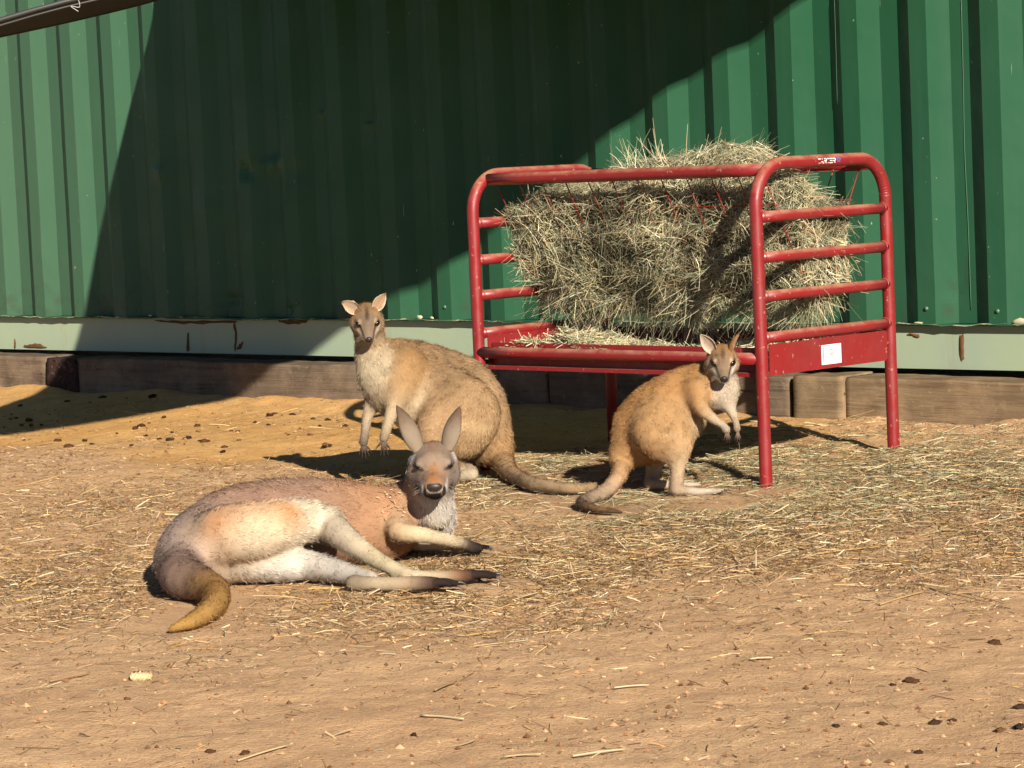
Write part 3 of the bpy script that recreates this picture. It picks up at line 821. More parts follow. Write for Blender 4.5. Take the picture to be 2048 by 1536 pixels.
# ------------------------------------------------------------------ straw litter on the ground
def scatter(nmax, which, Lr, wr, pal, tilt, name, label, ylo=4.3, yhi=11.6, dmin=0.24, power=1.0, xr=2.35):
    pts = []
    n_try = 0
    while sum(map(len, pts)) < nmax and n_try < 60:
        n_try += 1
        y = ylo + (yhi - ylo) * rng.random(60000); x = (rng.random(60000) * 2 - 1) * np.minimum(xr, 0.25 * y + 0.25)
        hz, yl = straw_density(x, y)
        dn = (hz if which == 'hay' else yl) ** power
        dw = (x - W0[0]) * WN[0] + (y - W0[1]) * WN[1]
        ok = (rng.random(60000) < dn * .8 * (1 - .96 * calm(x, y))) & (dw > dmin)
        pts.append(np.stack([x[ok], y[ok]], 1))
    P = np.concatenate(pts)[:nmax]; n = len(P)
    z = ground_h(P[:, 0], P[:, 1])
    hz, yl = straw_density(P[:, 0], P[:, 1])
    L = Lr[0] + (Lr[1] - Lr[0]) * rng.random(n) ** 2.2
    a = rng.random(n) * 2 * math.pi
    pt = tilt * rng.standard_normal(n)
    d = np.stack([np.cos(a) * np.cos(pt), np.sin(a) * np.cos(pt), np.sin(pt)], 1)
    lift = 0.0010 + (0.009 * np.clip(hz, 0, 1) + .004 * np.clip(yl, 0, 1)) * rng.random(n)
    root = np.stack([P[:, 0], P[:, 1], z + lift + np.abs(d[:, 2]) * L * .42], 1) - d * (L / 2)[:, None]
    w = wr[0] + (wr[1] - wr[0]) * rng.random(n)
    side = norm(np.cross(d, norm(Z + .7 * rng.standard_normal((n, 3)))))
    bend = rng.standard_normal((n, 3)) * .30; bend[:, 2] = -np.abs(bend[:, 2]) * .4
    V, Fc, Cc, _ = ribbons(root, d, L, w, side, bend, pickc(pal, n, .2), 3 if Lr[1] > .05 else 1, .75)
    o = link(name, new_mesh(name, V, Fc, cols=Cc, smooth=False), M_STRAW)
    return tag(o, label, 'straw', kind='stuff')
scatter(30000, 'hay', (.012, .10), (.0010, .0024), np.vstack([HAYC * np.array([.86, .86, .82]), STRAWC[:4] * .9, [C(120, 100, 70)]]), .11, 'hay_litter', 'grey-green hay trampled on the ground around the feeder legs')
scatter(34000, 'straw', (.012, .10), (.0010, .0030), STRAWC, .12, 'straw_litter', 'yellow straw scattered over the brown dirt')
scatter(75000, 'straw', (.004, .030), (.0010, .0030), np.vstack([STRAWC * .8, [C(120, 84, 52)], [C(98, 70, 46)], [C(225, 190, 140)]]), .25, 'chaff', 'fine broken chaff strewn over the dirt', power=.75)

# larger single straws in the foreground, each a split hollow stem
STEMS = [((475, 1508), (577, 1487), 'long pale straw at the bottom edge, left of the middle'), ((842, 1430), (928, 1437), 'short pale straw lying level below the kangaroo'),
         ((100, 1364), (180, 1350), 'dull straw at left near the pale corn chip'), ((1145, 1505), (1250, 1490), 'long pale straw at the bottom edge, right of the middle'),
         ((1005, 1502), (1082, 1503), 'pale straw at the bottom edge, in the middle'), ((1228, 1379), (1298, 1373), 'bright straw in the bare dirt right of the middle'),
         ((1500, 1315), (1545, 1312), 'short pale straw on bare dirt below the feeder'), ((1630, 1110), (1760, 1098), 'long golden straw lying right of the feeder leg'),
         ((1365, 1187), (1420, 1194), 'broad white straw in the litter below the right wallaby'), ((930, 1270), (1000, 1264), 'golden straw below the kangaroo feet'),
         ((1760, 1205), (1850, 1185), 'long yellow straw at right in the litter'), ((1860, 1180), (1990, 1205), 'long yellow straw near the right edge'),
         ((870, 1385), (912, 1368), 'thin slanting straw below the kangaroo feet'), ((1512, 1100), (1512, 1138), 'upright broken straw standing in the litter')]
for i, (a, b, lab) in enumerate(STEMS):
    A, B = on_plane(*a, .006), on_plane(*b, .006)
    if lab.startswith('upright'):
        A = on_plane(b[0], b[1], 0.0); B = at(a[0], a[1], A[1])
    else:
        A[2] = ground_h(A[0], A[1]) + .005; B[2] = ground_h(B[0], B[1]) + .006
    mid = (A + B) / 2 + np.array([0, .0015, .0008])
    base = A.copy(); col = STRAWC[[1, 4, 2, 4, 1, 4, 4, 6, 4, 6, 0, 0, 2, 4][i]]
    Pp = smooth_path([A, mid, B], 4)
    Vt, Ft = tube(Pp, np.linspace(.0019, .0015, len(Pp)), 7)
    me = new_mesh('straw_stem', Vt - base, Ft, cols=np.tile(col * .85, (len(Vt), 1)))
    tag(link('straw_stem', me, M_STRAW, None, Vector(base)), lab, 'straw', 'single straws in the foreground')

# ------------------------------------------------------------------ clods and droppings
def clod_mesh(seed, flat):
    q = np.random.default_rng(seed); V, Fc = [], []
    nu, nv = 12, 8
    for j in range(nv + 1):
        ph = math.pi * j / nv
        for i in range(nu):
            th_ = 2 * math.pi * i / nu
            p = np.array([math.sin(ph) * math.cos(th_), math.sin(ph) * math.sin(th_), math.cos(ph)])
            r_ = 1 + .45 * fbm(np.array(p[0] * 2.4 + seed), np.array(p[1] * 2.4), np.array(p[2] * 2.4), 3, seed)
            V.append(p * r_ * np.array([1, 1 - .25 * q.random(), flat]))
    for j in range(nv):
        for i in range(nu):
            Fc.append((j * nu + i, (j + 1) * nu + i, (j + 1) * nu + (i + 1) % nu, j * nu + (i + 1) % nu))
    return np.array(V), Fc
CL = []
cc = [C(105, 72, 46), C(85, 58, 40), C(130, 92, 58), C(70, 48, 36)]
for k in range(6):
    V, Fc = clod_mesh(k, .62); CL.append(new_mesh('dropping', V, Fc, cols=cc[k % 4] * (1 + .25 * vnoise(V[:, 0] * 4, V[:, 1] * 4, V[:, 2] * 4, seed=k))[:, None]))
def clod(u, v, r_, me, name, lab, cat, grp, rot):
    P = on_plane(u, v, .03)
    for _ in range(4): P = on_plane(u, v, float(ground_h(P[0], P[1])) + r_ * .12)
    o = link(name, me, M_CLOD, None, Vector(P)); o.scale = (r_, r_ * .9, r_ * .85); o.rotation_euler = (0, 0, rot)
    return tag(o, lab, cat, grp)
qr = np.random.default_rng(11)
seen = 0
fixed = [(475, 863), (463, 862), (375, 877), (410, 883), (449, 894), (446, 903), (340, 880), (115, 882), (138, 893), (170, 882), (270, 856), (283, 852), (550, 828), (540, 831), (510, 845), (395, 852), (345, 865), (40, 812), (58, 840), (43, 850), (135, 803), (133, 815), (228, 812), (230, 817), (180, 806), (90, 785), (120, 784), (205, 795), (305, 792), (640, 852), (585, 830), (600, 858), (620, 870), (655, 840), (690, 852), (660, 890), (625, 838)]
for (u, v) in fixed:
    clod(u, v, .008 + .010 * qr.random(), CL[qr.integers(6)], 'dropping', 'small brown dropping on the orange sand in front of the timbers', 'dropping', 'droppings on the orange sand', qr.random() * 6)
while seen < 46:
    u, v = qr.random() * 720, 780 + 125 * qr.random()
    if v < 775 + .05 * u + 8: continue
    seen += 1
    clod(u, v, .004 + .007 * qr.random() ** 2, CL[qr.integers(6)], 'dropping', 'small brown dropping on the orange sand in front of the timbers', 'dropping', 'droppings on the orange sand', qr.random() * 6)
DK = []
for k in range(3):
    V, Fc = clod_mesh(20 + k, .55); DK.append(new_mesh('dirt_clod', V, Fc, cols=C(*[(112, 76, 52), (84, 62, 48), (140, 98, 66)][k]) * (1 + .2 * vnoise(V[:, 0] * 4, V[:, 1] * 4, V[:, 2] * 4, seed=k))[:, None]))
for (u, v, r_, k, lab) in ((1822, 1362, .024, 0, 'largest brown dirt clod with a dark side, lower right'), (1785, 1370, .012, 1, 'small black lump left of the largest clod, lower right'),
        (1672, 1452, .012, 1, 'small black lump in the bare dirt at the bottom, right of the middle'), (1870, 1446, .018, 1, 'long black lump in the dirt, lower right'), (1905, 1441, .012, 1, 'black lump at the right end of the long black lump'),
        (2040, 1415, .02, 1, 'black lump at the right edge of the picture'), (2040, 1455, .02, 1, 'lower black lump at the right edge of the picture'), (1838, 1505, .012, 1, 'black lump near the bottom right corner'),
        (1765, 1448, .014, 0, 'brown clod left of the long black lump'), (2000, 1462, .018, 2, 'pale brown clod near the right edge'), (420, 1503, .016, 0, 'brown clod at the bottom left beside straws'), (490, 1506, .016, 0, 'brown clod at the bottom, under the long pale straw'),
        (255, 1398, .012, 2, 'flat pale clod in the bare dirt at lower left'), (1515, 1148, .016, 2, 'round clod in the litter under the upright straw'), (1556, 1218, .010, 0, 'small dark clod in the litter below the feeder'), (828, 1470, .012, 1, 'dark clod in the bottom middle'), (1990, 1285, .02, 0, 'brown clod in the litter by the right edge')):
    clod(u, v, r_ * .62, DK[k], 'dirt_clod', lab, 'clod', None, qr.random() * 6)
# crumbs of earth and dung, too many to count
n = 10000
y = 4.4 + 6.6 * rng.random(n) ** 1.2; x = (rng.random(n) * 2 - 1) * (0.2 * y + 0.25)
dw = (x - W0[0]) * WN[0] + (y - W0[1]) * WN[1]
ok = (dw > .22) & (fbm(x * 2.3, y * 2.3, seed=71) > -.35 + .5 * rng.random(n) - .25); x, y = x[ok], y[ok]; n = len(x)
r_ = .0012 + .0062 * rng.random(n) ** 5
ctr = np.stack([x, y, ground_h(x, y) + r_ * .2], 1)
oc = np.array([(1, 0, 0), (0, 1, 0), (-1, 0, 0), (0, -1, 0), (0, 0, .8), (0, 0, -.8)], float)
Vc = ctr[:, None] + oc[None] * r_[:, None, None] * (.6 + .8 * rng.random((n, 6, 1)))
fo = np.array([(0, 1, 4), (1, 2, 4), (2, 3, 4), (3, 0, 4), (1, 0, 5), (2, 1, 5), (3, 2, 5), (0, 3, 5)])
Fo = (np.arange(n)[:, None, None] * 6 + fo[None]).reshape(-1, 3)
co_ = np.array([C(170, 126, 88), C(150, 110, 76), C(190, 148, 108), C(116, 84, 60), C(204, 164, 122)])[rng.integers(0, 5, n)]
o = link('crumbs', new_mesh('crumbs', Vc.reshape(-1, 3), Fo, cols=np.repeat(co_, 6, 0), smooth=False), colmat('crumb', 0.95, 0.05))
tag(o, 'small crumbs of earth strewn over the bare dirt', 'dirt', kind='stuff')
# corn cob piece
P = on_plane(283, 1353, .012); ax = norm(np.array([1, .12, 0])); ay = np.cross(Z, ax)
V, Fc, cv = [], [], []
nu, nv = 16, 14
for j in range(nv):
    x_ = (j / (nv - 1) - .5) * .044
    r_ = .0098 * (1 - .25 * abs(j / (nv - 1) - .45)) * (.55 if j in (0, nv - 1) else 1)
    for i in range(nu):
        q = 2 * math.pi * i / nu; rr = r_ * (.9 + .22 * math.cos(i * math.pi) * math.cos(j * math.pi) + .25 * (qr.random() - .5))
        V.append(P + ax * x_ + ay * rr * math.cos(q) + Z * (rr * math.sin(q)))
Fc = [(j * nu + i, j * nu + (i + 1) % nu, (j + 1) * nu + (i + 1) % nu, (j + 1) * nu + i) for j in range(nv - 1) for i in range(nu)] + [tuple(range(nu))[::-1], tuple((nv - 1) * nu + i for i in range(nu))]
me = new_mesh('corn_cob', np.array(V) - P, Fc, cols=C(222, 188, 138) * (.75 + .5 * qr.random((len(V), 1))))
tag(link('corn_cob', me, M_CLOD, None, Vector(P)), 'pale broken piece of corn cob lying on the dirt at lower left', 'corn cob')

# ------------------------------------------------------------------ animals: one continuous surface each, grown round a posed skeleton
class Body:
    def __init__(s): s.p = []; s.paint = []; s.g = 0; s.face = []
    def seg(s, a, b, ra, rb, col, k=0.012, sy=1.0, fur=0.010, col2=None, grp=False):
        s.p.append(dict(a=np.asarray(a, float), b=np.asarray(b, float), ra=ra, rb=rb, col=np.asarray(col, float), col2=np.asarray(col if col2 is None else col2, float), k=k, sy=sy, fur=fur, g=s.g if grp else s.new()))
    def new(s): s.g += 1; return s.g
    def chain(s, pts, cols, k=0.012, sy=1.0, fur=0.010, n=4):
        """pts: (u, v, depth, radius px) of joints from head to tail; smoothly interpolated"""
        A = np.array([[*at(u, v, Y), r * Y / F_PX] for u, v, Y, r in pts])
        s.chain3(A, cols, k, sy, fur, n)
    def chain3(s, A, cols, k=0.012, sy=1.0, fur=0.010, n=4):
        A = np.asarray(A, float)
        cols = np.asarray(cols, float); cols = np.tile(cols, (len(A), 1)) if cols.ndim == 1 else cols
        Q = smooth_path(np.hstack([A, cols]), n) if n > 1 else np.hstack([A, cols])
        s.new()
        for i in range(len(Q) - 1):
            s.seg(Q[i, :3], Q[i + 1, :3], max(Q[i, 3], .002), max(Q[i + 1, 3], .002), Q[i, 4:], k, sy, fur, Q[i + 1, 4:], True)
    def dot(s, a, b, r, col, w=1.0, soft=0.6):
        s.paint.append((np.asarray(a, float), np.asarray(b, float), r, np.asarray(col, float), w, soft))
    @staticmethod
    def dist(q, X):
        S = np.array([1, 1 / q['sy'], 1], X.dtype); a, b = (q['a'] * S).astype(X.dtype), (q['b'] * S).astype(X.dtype); P = X * S if q['sy'] != 1 else X
        ba = b - a; l2 = max(ba @ ba, 1e-9)
        h = np.clip(((P - a) @ ba) / l2, 0, 1)
        e = P - a - h[..., None] * ba
        return np.sqrt(np.einsum('...i,...i->...', e, e)) - (q['ra'] + (q['rb'] - q['ra']) * h), h
    def mesh(s, res=0.004):
        lo = np.min([np.minimum(q['a'], q['b']) - max(q['ra'], q['rb']) * max(1, q['sy']) for q in s.p], 0) - .02
        hi = np.max([np.maximum(q['a'], q['b']) + max(q['ra'], q['rb']) * max(1, q['sy']) for q in s.p], 0) + .02
        n = np.ceil((hi - lo) / res).astype(int) + 1
        Dg = np.full(n, 0.08, np.float32)
        ax = [lo[i] + res * np.arange(n[i]) for i in range(3)]
        gids = sorted(set(q['g'] for q in s.p))
        for g in gids:
            qs = [q for q in s.p if q['g'] == g]; k = qs[0]['k']
            R = max(max(q['ra'], q['rb']) * max(1, q['sy']) for q in qs) + 0.03 + k
            gl = np.min([np.minimum(q['a'], q['b']) for q in qs], 0) - R; gh_ = np.max([np.maximum(q['a'], q['b']) for q in qs], 0) + R
            i0 = np.maximum(np.floor((gl - lo) / res).astype(int), 0); i1 = np.minimum(np.ceil((gh_ - lo) / res).astype(int) + 1, n)
            T = np.full(i1 - i0, 0.08, np.float32)
            for q in qs:
                Rq = max(q['ra'], q['rb']) * max(1, q['sy']) + 0.03 + k
                j0 = np.maximum(np.floor((np.minimum(q['a'], q['b']) - Rq - lo) / res).astype(int), i0); j1 = np.minimum(np.ceil((np.maximum(q['a'], q['b']) + Rq - lo) / res).astype(int) + 1, i1)
                X = np.stack(np.meshgrid(ax[0][j0[0]:j1[0]], ax[1][j0[1]:j1[1]], ax[2][j0[2]:j1[2]], indexing='ij'), -1).astype(np.float32)
                d, _ = s.dist(q, X)
                tsl = tuple(slice(a - c, b - c) for a, b, c in zip(j0, j1, i0))
                T[tsl] = np.minimum(T[tsl], d)
            sl_ = tuple(slice(a, b) for a, b in zip(i0, i1))
            o = Dg[sl_]; h = np.clip(0.5 + 0.5 * (o - T) / k, 0, 1)
            Dg[sl_] = o * (1 - h) + T * h - k * h * (1 - h)
        V, Fq = surface_nets(Dg, lo, res)
        # relax the grid steps a little
        nV = len(V); e0 = Fq.ravel(); e1 = np.roll(Fq, -1, 1).ravel()
        ea, eb = np.concatenate([e0, e1]), np.concatenate([e1, e0])
        ct = np.maximum(np.bincount(ea, minlength=nV), 1)[:, None]
        for _ in range(2):
            V = V * .5 + .5 * np.stack([np.bincount(ea, V[eb, i], nV) for i in range(3)], 1) / ct
        fn = np.cross(V[Fq[:, 2]] - V[Fq[:, 0]], V[Fq[:, 3]] - V[Fq[:, 1]])
        N = np.stack([np.bincount(e0, np.repeat(fn[:, i], 4), nV) for i in range(3)], 1)
        N = norm(N)
        if ((V - V.mean(0)) * N).sum() < 0: Fq = Fq[:, ::-1].copy(); N = -N
        dm = np.full(len(V), 9.0); ds, hs_ = [], []
        for q in s.p:
            d, h = s.dist(q, V); ds.append(d); hs_.append(h); dm = np.minimum(dm, d)
        W = 0; col = 0; flow = 0; fur = 0
        for q, d, h in zip(s.p, ds, hs_):
            w = np.exp(-(d - dm) / 0.010)
            W = W + w; col = col + w[:, None] * (q['col'] * (1 - h)[:, None] + q['col2'] * h[:, None])
            flow = flow + w[:, None] * norm(q['b'] - q['a'] + 1e-9); fur = fur + w * q['fur']
        col = col / W[:, None]; fur = fur / W; flow = norm(flow)
        for a, b, r, c, wt, soft in s.paint:
            ba = b - a; l2 = ba @ ba
            h = np.clip(((V - a) @ ba) / l2, 0, 1)[:, None] if l2 > 1e-9 else 0
            d = np.linalg.norm(V - a - h * ba, axis=1) + .002 * vnoise(V[:, 0] * 180, V[:, 1] * 180, V[:, 2] * 180, seed=4)
            w = (wt * (1 - sstep(r * (1 - soft), r, d)))[:, None]
            col = col * (1 - w) + c * w
        for H, fn_ in s.face:
            q = (V - H.o) / H.s; x, y, z = q @ H.X, q @ H.F, q @ H.U
            jx = .012 * fbm(x * 30, z * 12, y * 30, 2, 77)
            near_ = (np.abs(x) < .38) & (y > -.45) & (y < .8) & (np.abs(z) < .40)
            for m_, c in fn_(np.abs(x) + jx, y, z + jx, x):
                w = (np.clip(m_, 0, 1) * near_)[:, None]; col = col * (1 - w) + c * w
        return V, Fq, N, np.clip(col, 0.004, 0.9), flow, fur

def surface_nets(D, lo, res):
    sg = D < 0
    c = np.zeros(np.array(D.shape) - 1, np.int8)
    for i in (0, 1):
        for j in (0, 1):
            for k in (0, 1):
                c += sg[i:D.shape[0] - 1 + i, j:D.shape[1] - 1 + j, k:D.shape[2] - 1 + k]
    act = (c > 0) & (c < 8)
    ids = np.argwhere(act)
    num = np.full(act.shape, -1, np.int64); num[act] = np.arange(len(ids))
    corners = [(i, j, k) for i in (0, 1) for j in (0, 1) for k in (0, 1)]
    val = {cn: D[ids[:, 0] + cn[0], ids[:, 1] + cn[1], ids[:, 2] + cn[2]] for cn in corners}
    acc = np.zeros((len(ids), 3)); cnt = np.zeros(len(ids))
    for a in corners:
        for ax_ in range(3):
            if a[ax_]: continue
            b = list(a); b[ax_] = 1; b = tuple(b)
            va, vb = val[a], val[b]; m_ = (va < 0) != (vb < 0)
            tt = np.where(m_, va / np.where(m_, va - vb, 1), 0)
            pnt = np.tile(np.array(a, float), (len(ids), 1)); pnt[:, ax_] += tt
            acc += pnt * m_[:, None]; cnt += m_
    V = lo + res * (ids + acc / cnt[:, None])
    faces = []
    for ax_ in range(3):
        o1, o2 = [(1, 2), (2, 0), (0, 1)][ax_]
        s0 = [slice(None)] * 3; s1 = [slice(None)] * 3
        s0[ax_] = slice(0, -1); s1[ax_] = slice(1, None)
        A, B = sg[tuple(s0)], sg[tuple(s1)]
        ed = np.argwhere(A != B)
        ok = (ed[:, o1] > 0) & (ed[:, o2] > 0) & (ed[:, o1] < D.shape[o1] - 1) & (ed[:, o2] < D.shape[o2] - 1)
        ed = ed[ok]; fl = A[ed[:, 0], ed[:, 1], ed[:, 2]]
        def cell(d1, d2):
            e = ed.copy(); e[:, o1] -= d1; e[:, o2] -= d2; return num[e[:, 0], e[:, 1], e[:, 2]]
        q = np.stack([cell(1, 1), cell(0, 1), cell(0, 0), cell(1, 0)], 1)
        q = np.where(fl[:, None], q, q[:, ::-1])
        faces.append(q)
    Fq = np.concatenate(faces)
    return V, Fq[(Fq >= 0).all(1)]

def ear_mesh(base, tip, face, width, col_out, col_in, tipcol=None, curl=1.15, rim=None, basew=0.55):
    """cupped leaf-shaped ear: outside and inside sheets with a rim"""
    base, tip = np.asarray(base, float), np.asarray(tip, float)
    A = tip - base; Ln = np.linalg.norm(A); A = A / Ln
    Nf = norm(face - A * (face @ A)); Sd = np.cross(A, Nf)
    nu, nv = 14, 11
    def sheet(off, colr):
        V, Cl = [], []
        for i in range(nu):
            q = i / (nu - 1)
            wv = width / 2 * (basew + (1 - basew) * math.sin(min(1, q / .42) * math.pi / 2)) * (1 if q < .42 else max(0.02, max(0.0, math.cos((q - .42) / .58 * math.pi / 2)) ** .8))
            for j in range(nv):
                v = (j / (nv - 1) * 2 - 1) * curl * (1.0 + .55 * (1 - q) ** 2)
                r_ = wv / math.sin(min(curl, math.pi / 2))
                P = base + A * (Ln * q) + Sd * (r_ * math.sin(v)) * 1.0 + Nf * (r_ * (0.55 - math.cos(v)) * .75) + Nf * off - Nf * .03 * Ln * math.sin(q * math.pi)
                V.append(P)
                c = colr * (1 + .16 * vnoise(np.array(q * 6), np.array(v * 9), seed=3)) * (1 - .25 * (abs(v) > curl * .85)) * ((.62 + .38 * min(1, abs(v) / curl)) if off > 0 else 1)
                if tipcol is not None and q > .86: c = c * (1 - (q - .86) / .14) + tipcol * ((q - .86) / .14)
                if rim is not None and abs(v) > curl * .8: c = rim
                Cl.append(c)
        return V, Cl
    Vo, Co = sheet(-0.0022, np.asarray(col_out)); Vi, Ci = sheet(0.0012, np.asarray(col_in))
    n = nu * nv; Fc = []
    for i in range(nu - 1):
        for j in range(nv - 1):
            a, b, c, d = i * nv + j, i * nv + j + 1, (i + 1) * nv + j + 1, (i + 1) * nv + j
            Fc.append((a, d, c, b)); Fc.append((n + a, n + b, n + c, n + d))
        Fc.append((i * nv, n + i * nv, n + (i + 1) * nv, (i + 1) * nv))
        e = nv - 1
        Fc.append((i * nv + e, (i + 1) * nv + e, n + (i + 1) * nv + e, n + i * nv + e))
    return np.array(Vo + Vi), np.array(Fc), np.array(Co + Ci), A

def finish(name, label, body, fur_n, res, base, extras=(), group=None, fur_w=0.0012, spread=0.24, lift=0.42, seed=1, cat='kangaroo', tick=0.27):
    V, Fq, N, col, flow, fur = body.mesh(res)
    col = col * (1 + .10 * fbm(V[:, 0] * 30, V[:, 1] * 30, V[:, 2] * 30, 3, seed))[:, None] * (1 + .07 * fbm(V[:, 0] * 8, V[:, 1] * 8, V[:, 2] * 8, 2, seed + 3))[:, None]
    Vb, Fb, Cb = [V], [Fq], [col * .85]
    n0 = len(V)
    Xv, Xf, Xc = [], [], []
    for x_ in extras:                        # ears and digits belong to the same surface
        Ve, Fe_, Ce = x_[:3]; Fe_ = np.asarray(Fe_)
        Xv.append(Ve); Xf.append(Fe_ + n0); Xc.append(Ce); n0 += len(Ve)
    me = new_mesh(name, np.vstack(Vb + Xv) - base, np.vstack(Fb + Xf), cols=np.vstack(Cb + Xc))
    o = link(name, me, M_SKIN, None, Vector(base)); tag(o, label, cat, group)
    # hair
    for x_ in extras:
        if len(x_) < 4: continue
        Ve, Fe_, Ce, fl_ = x_; fn = np.cross(Ve[Fe_[:, 2]] - Ve[Fe_[:, 0]], Ve[Fe_[:, 3]] - Ve[Fe_[:, 1]])
        Ne_ = norm(np.stack([np.bincount(Fe_.ravel(), np.repeat(fn[:, i], 4), len(Ve)) for i in range(3)], 1))
        Fq = np.vstack([Fq, Fe_ + len(V)]); V = np.vstack([V, Ve]); N = np.vstack([N, Ne_]); col = np.vstack([col, Ce])
        flow = np.vstack([flow, np.tile(fl_, (len(Ve), 1))]); fur = np.concatenate([fur, np.full(len(Ve), .0042)])
    q = np.random.default_rng(seed)
    tr = np.vstack([Fq[:, [0, 1, 2]], Fq[:, [0, 2, 3]]])
    ar = np.linalg.norm(np.cross(V[tr[:, 1]] - V[tr[:, 0]], V[tr[:, 2]] - V[tr[:, 0]]), axis=1)
    fac = ((N[tr[:, 0]] * norm(CAM - V[tr[:, 0]])).sum(1) > -.45)       # hair where a viewer in the yard could see it
    den = ar * np.where(fac, 1.0, .25) * (0.011 / np.maximum(fur[tr[:, 0]], .003)) ** .8
    i = q.choice(len(tr), fur_n, p=den / den.sum())
    r1, r2 = np.sqrt(q.random(fur_n))[:, None], q.random(fur_n)[:, None]
    wts = [1 - r1, r1 * (1 - r2), r1 * r2]
    mixv = lambda A: sum(w * A[tr[i, k]] for k, w in enumerate(wts))
    P, Nn, cl, fl, ln = mixv(V), norm(mixv(N)), mixv(col), mixv(flow), sum(w[:, 0] * fur[tr[i, k]] for k, w in enumerate(wts))
    tang = norm(fl - Nn * (fl * Nn).sum(1, keepdims=True))
    clump = np.stack([fbm(P[:, 0] * 60 + 9 * k, P[:, 1] * 60, P[:, 2] * 60, 2, seed + 20 + k) for k in range(3)], 1)
    d = tang + Nn * lift + q.standard_normal(P.shape) * spread + clump * .55
    d = norm(d - Nn * np.minimum((d * Nn).sum(1, keepdims=True) - .12, 0))
    L = ln * (.7 + .9 * q.random(fur_n))
    side = norm(np.cross(d, Nn + .5 * q.standard_normal(P.shape)))
    cc_ = cl * np.exp(tick * q.standard_normal((fur_n, 1))) * (1 + .32 * np.clip(clump[:, :1], -1, 1))
    Vh_, Fh_, Ch_, Nh_ = ribbons(P - Nn * .001, d, L, fur_w * (.7 + .6 * q.random(fur_n)) * np.clip(ln / .010, .55, 1.2), side, -Nn * .14, np.clip(cc_ * .86, .003, .9), 2, .15, Nn, .50, 1.6)
    fm = new_mesh('fur', Vh_ - base, Fh_, cols=Ch_, normals=Nh_)
    link('fur', fm, M_FUR, o)
    return o

def ell_mesh(c, ax, ay, az, nu=14, nv=9):
    V = []
    for j in range(nv + 1):
        ph = math.pi * j / nv
        for i in range(nu):
            q = 2 * math.pi * i / nu
            V.append(c + ax * math.sin(ph) * math.cos(q) + ay * math.sin(ph) * math.sin(q) + az * math.cos(ph))
    return np.array(V), [(j * nu + i, (j + 1) * nu + i, (j + 1) * nu + (i + 1) % nu, j * nu + (i + 1) % nu) for j in range(nv) for i in range(nu)]

class Head:
    """frame of a head: x across, y out along the muzzle, z up; unit = head length"""
    def __init__(s, u, v, Y, size, down, yaw=0.0, roll=0.0):
        P = at(u, v, Y); f = norm(CAM - P); x = norm(CR - f * (CR @ f)); z = np.cross(x, -f)
        x, z = x * math.cos(roll) + z * math.sin(roll), z * math.cos(roll) - x * math.sin(roll)
        f, x = f * math.cos(yaw) + x * math.sin(yaw), x * math.cos(yaw) - f * math.sin(yaw)
        f, z = f * math.cos(down) - z * math.sin(down), z * math.cos(down) + f * math.sin(down)
        s.X, s.F, s.U, s.s = x, f, z, size
        s.o = P - size * (0.20 * f + 0.075 * z)
    def __call__(s, x, y, z): return s.o + s.s * (x * s.X + y * s.F + z * s.U)

def head(b, H, c, mz=1.0, cheek=1.0, fur=.0055, ml=1.0):
    s_ = H.s; g = c
    def sg(a, bb, ra, rb, col, col2=None, k=.08, f=fur): b.seg(H(*a), H(*bb), ra * s_, rb * s_, col, k * s_, 1.0, f, col2)
    sg((0, -.20, .02), (0, .12, .035), .265, .235, g['crown'], g['brow'])
    sg((0, .12, -.01), (0, .50 * ml, -.115), .185, .108 * mz, g['bridge'], g['bridge2'])
    for e in (-1, 1):
        sg((e * .195 * cheek, -.02, -.10), (e * .115 * cheek, .20, -.13), .165, .125, g['cheek'], g['cheek'])
        sg((e * .085, .22, -.15), (e * .052 * mz, .48 * ml, -.165), .11, .078 * mz, g['cheek'], g['lip'])
        sg((e * .155, .10, .10), (e * .175, .21, .115), .075, .058, g['brow'], g['brow'], k=.05)
    sg((0, -.02, -.18), (0, .43 * ml, -.215), .15, .070 * mz, g['chin'], g['chin'])

def band(v, a, b, e): return sstep(a - e, a + e, v) * sstep(b + e, b - e, v)
def seg2(x, z, a, b):
    a, b = np.array(a), np.array(b); ba = b - a
    h = np.clip(((x - a[0]) * ba[0] + (z - a[1]) * ba[1]) / (ba @ ba), 0, 1)
    return np.hypot(x - a[0] - h * ba[0], z - a[1] - h * ba[1])
def wallaby_face(crown, muzz, stripe, dark, browc, side_):
    def fn(x, y, z, sx):
        fr_ = y > .0
        yield sstep(.05, .2, y) * sstep(.12, .07, x - .25 * np.clip(z, 0, 1)) * sstep(-.22, -.12, z), muzz
        yield .9 * fr_ * sstep(.05, .025, seg2(x, z, (.255, -.015), (.135, -.165))), stripe
        yield .7 * fr_ * sstep(.035, .015, seg2(x, z, (.165, .03), (.085, -.12))), dark * 1.6
        yield .95 * fr_ * sstep(1.25, .8, np.hypot((x - .212) / .062, (z - .068) / .05)), dark
        yield .7 * fr_ * sstep(1.3, .7, np.hypot((x - .17) / .04, (z - .155) / .035)), browc
        yield .8 * sstep(.07, .02, x) * sstep(.16, .24, z) * sstep(-.25, .1, y), crown
        yield .95 * (y > .4) * sstep(1.15, .85, np.hypot(x / .085, (z + .150) / .055)), dark
        yield .9 * fr_ * sstep(-.19, -.23, z) * sstep(.20, .14, x) * sstep(-.42, -.34, z), stripe
    return fn
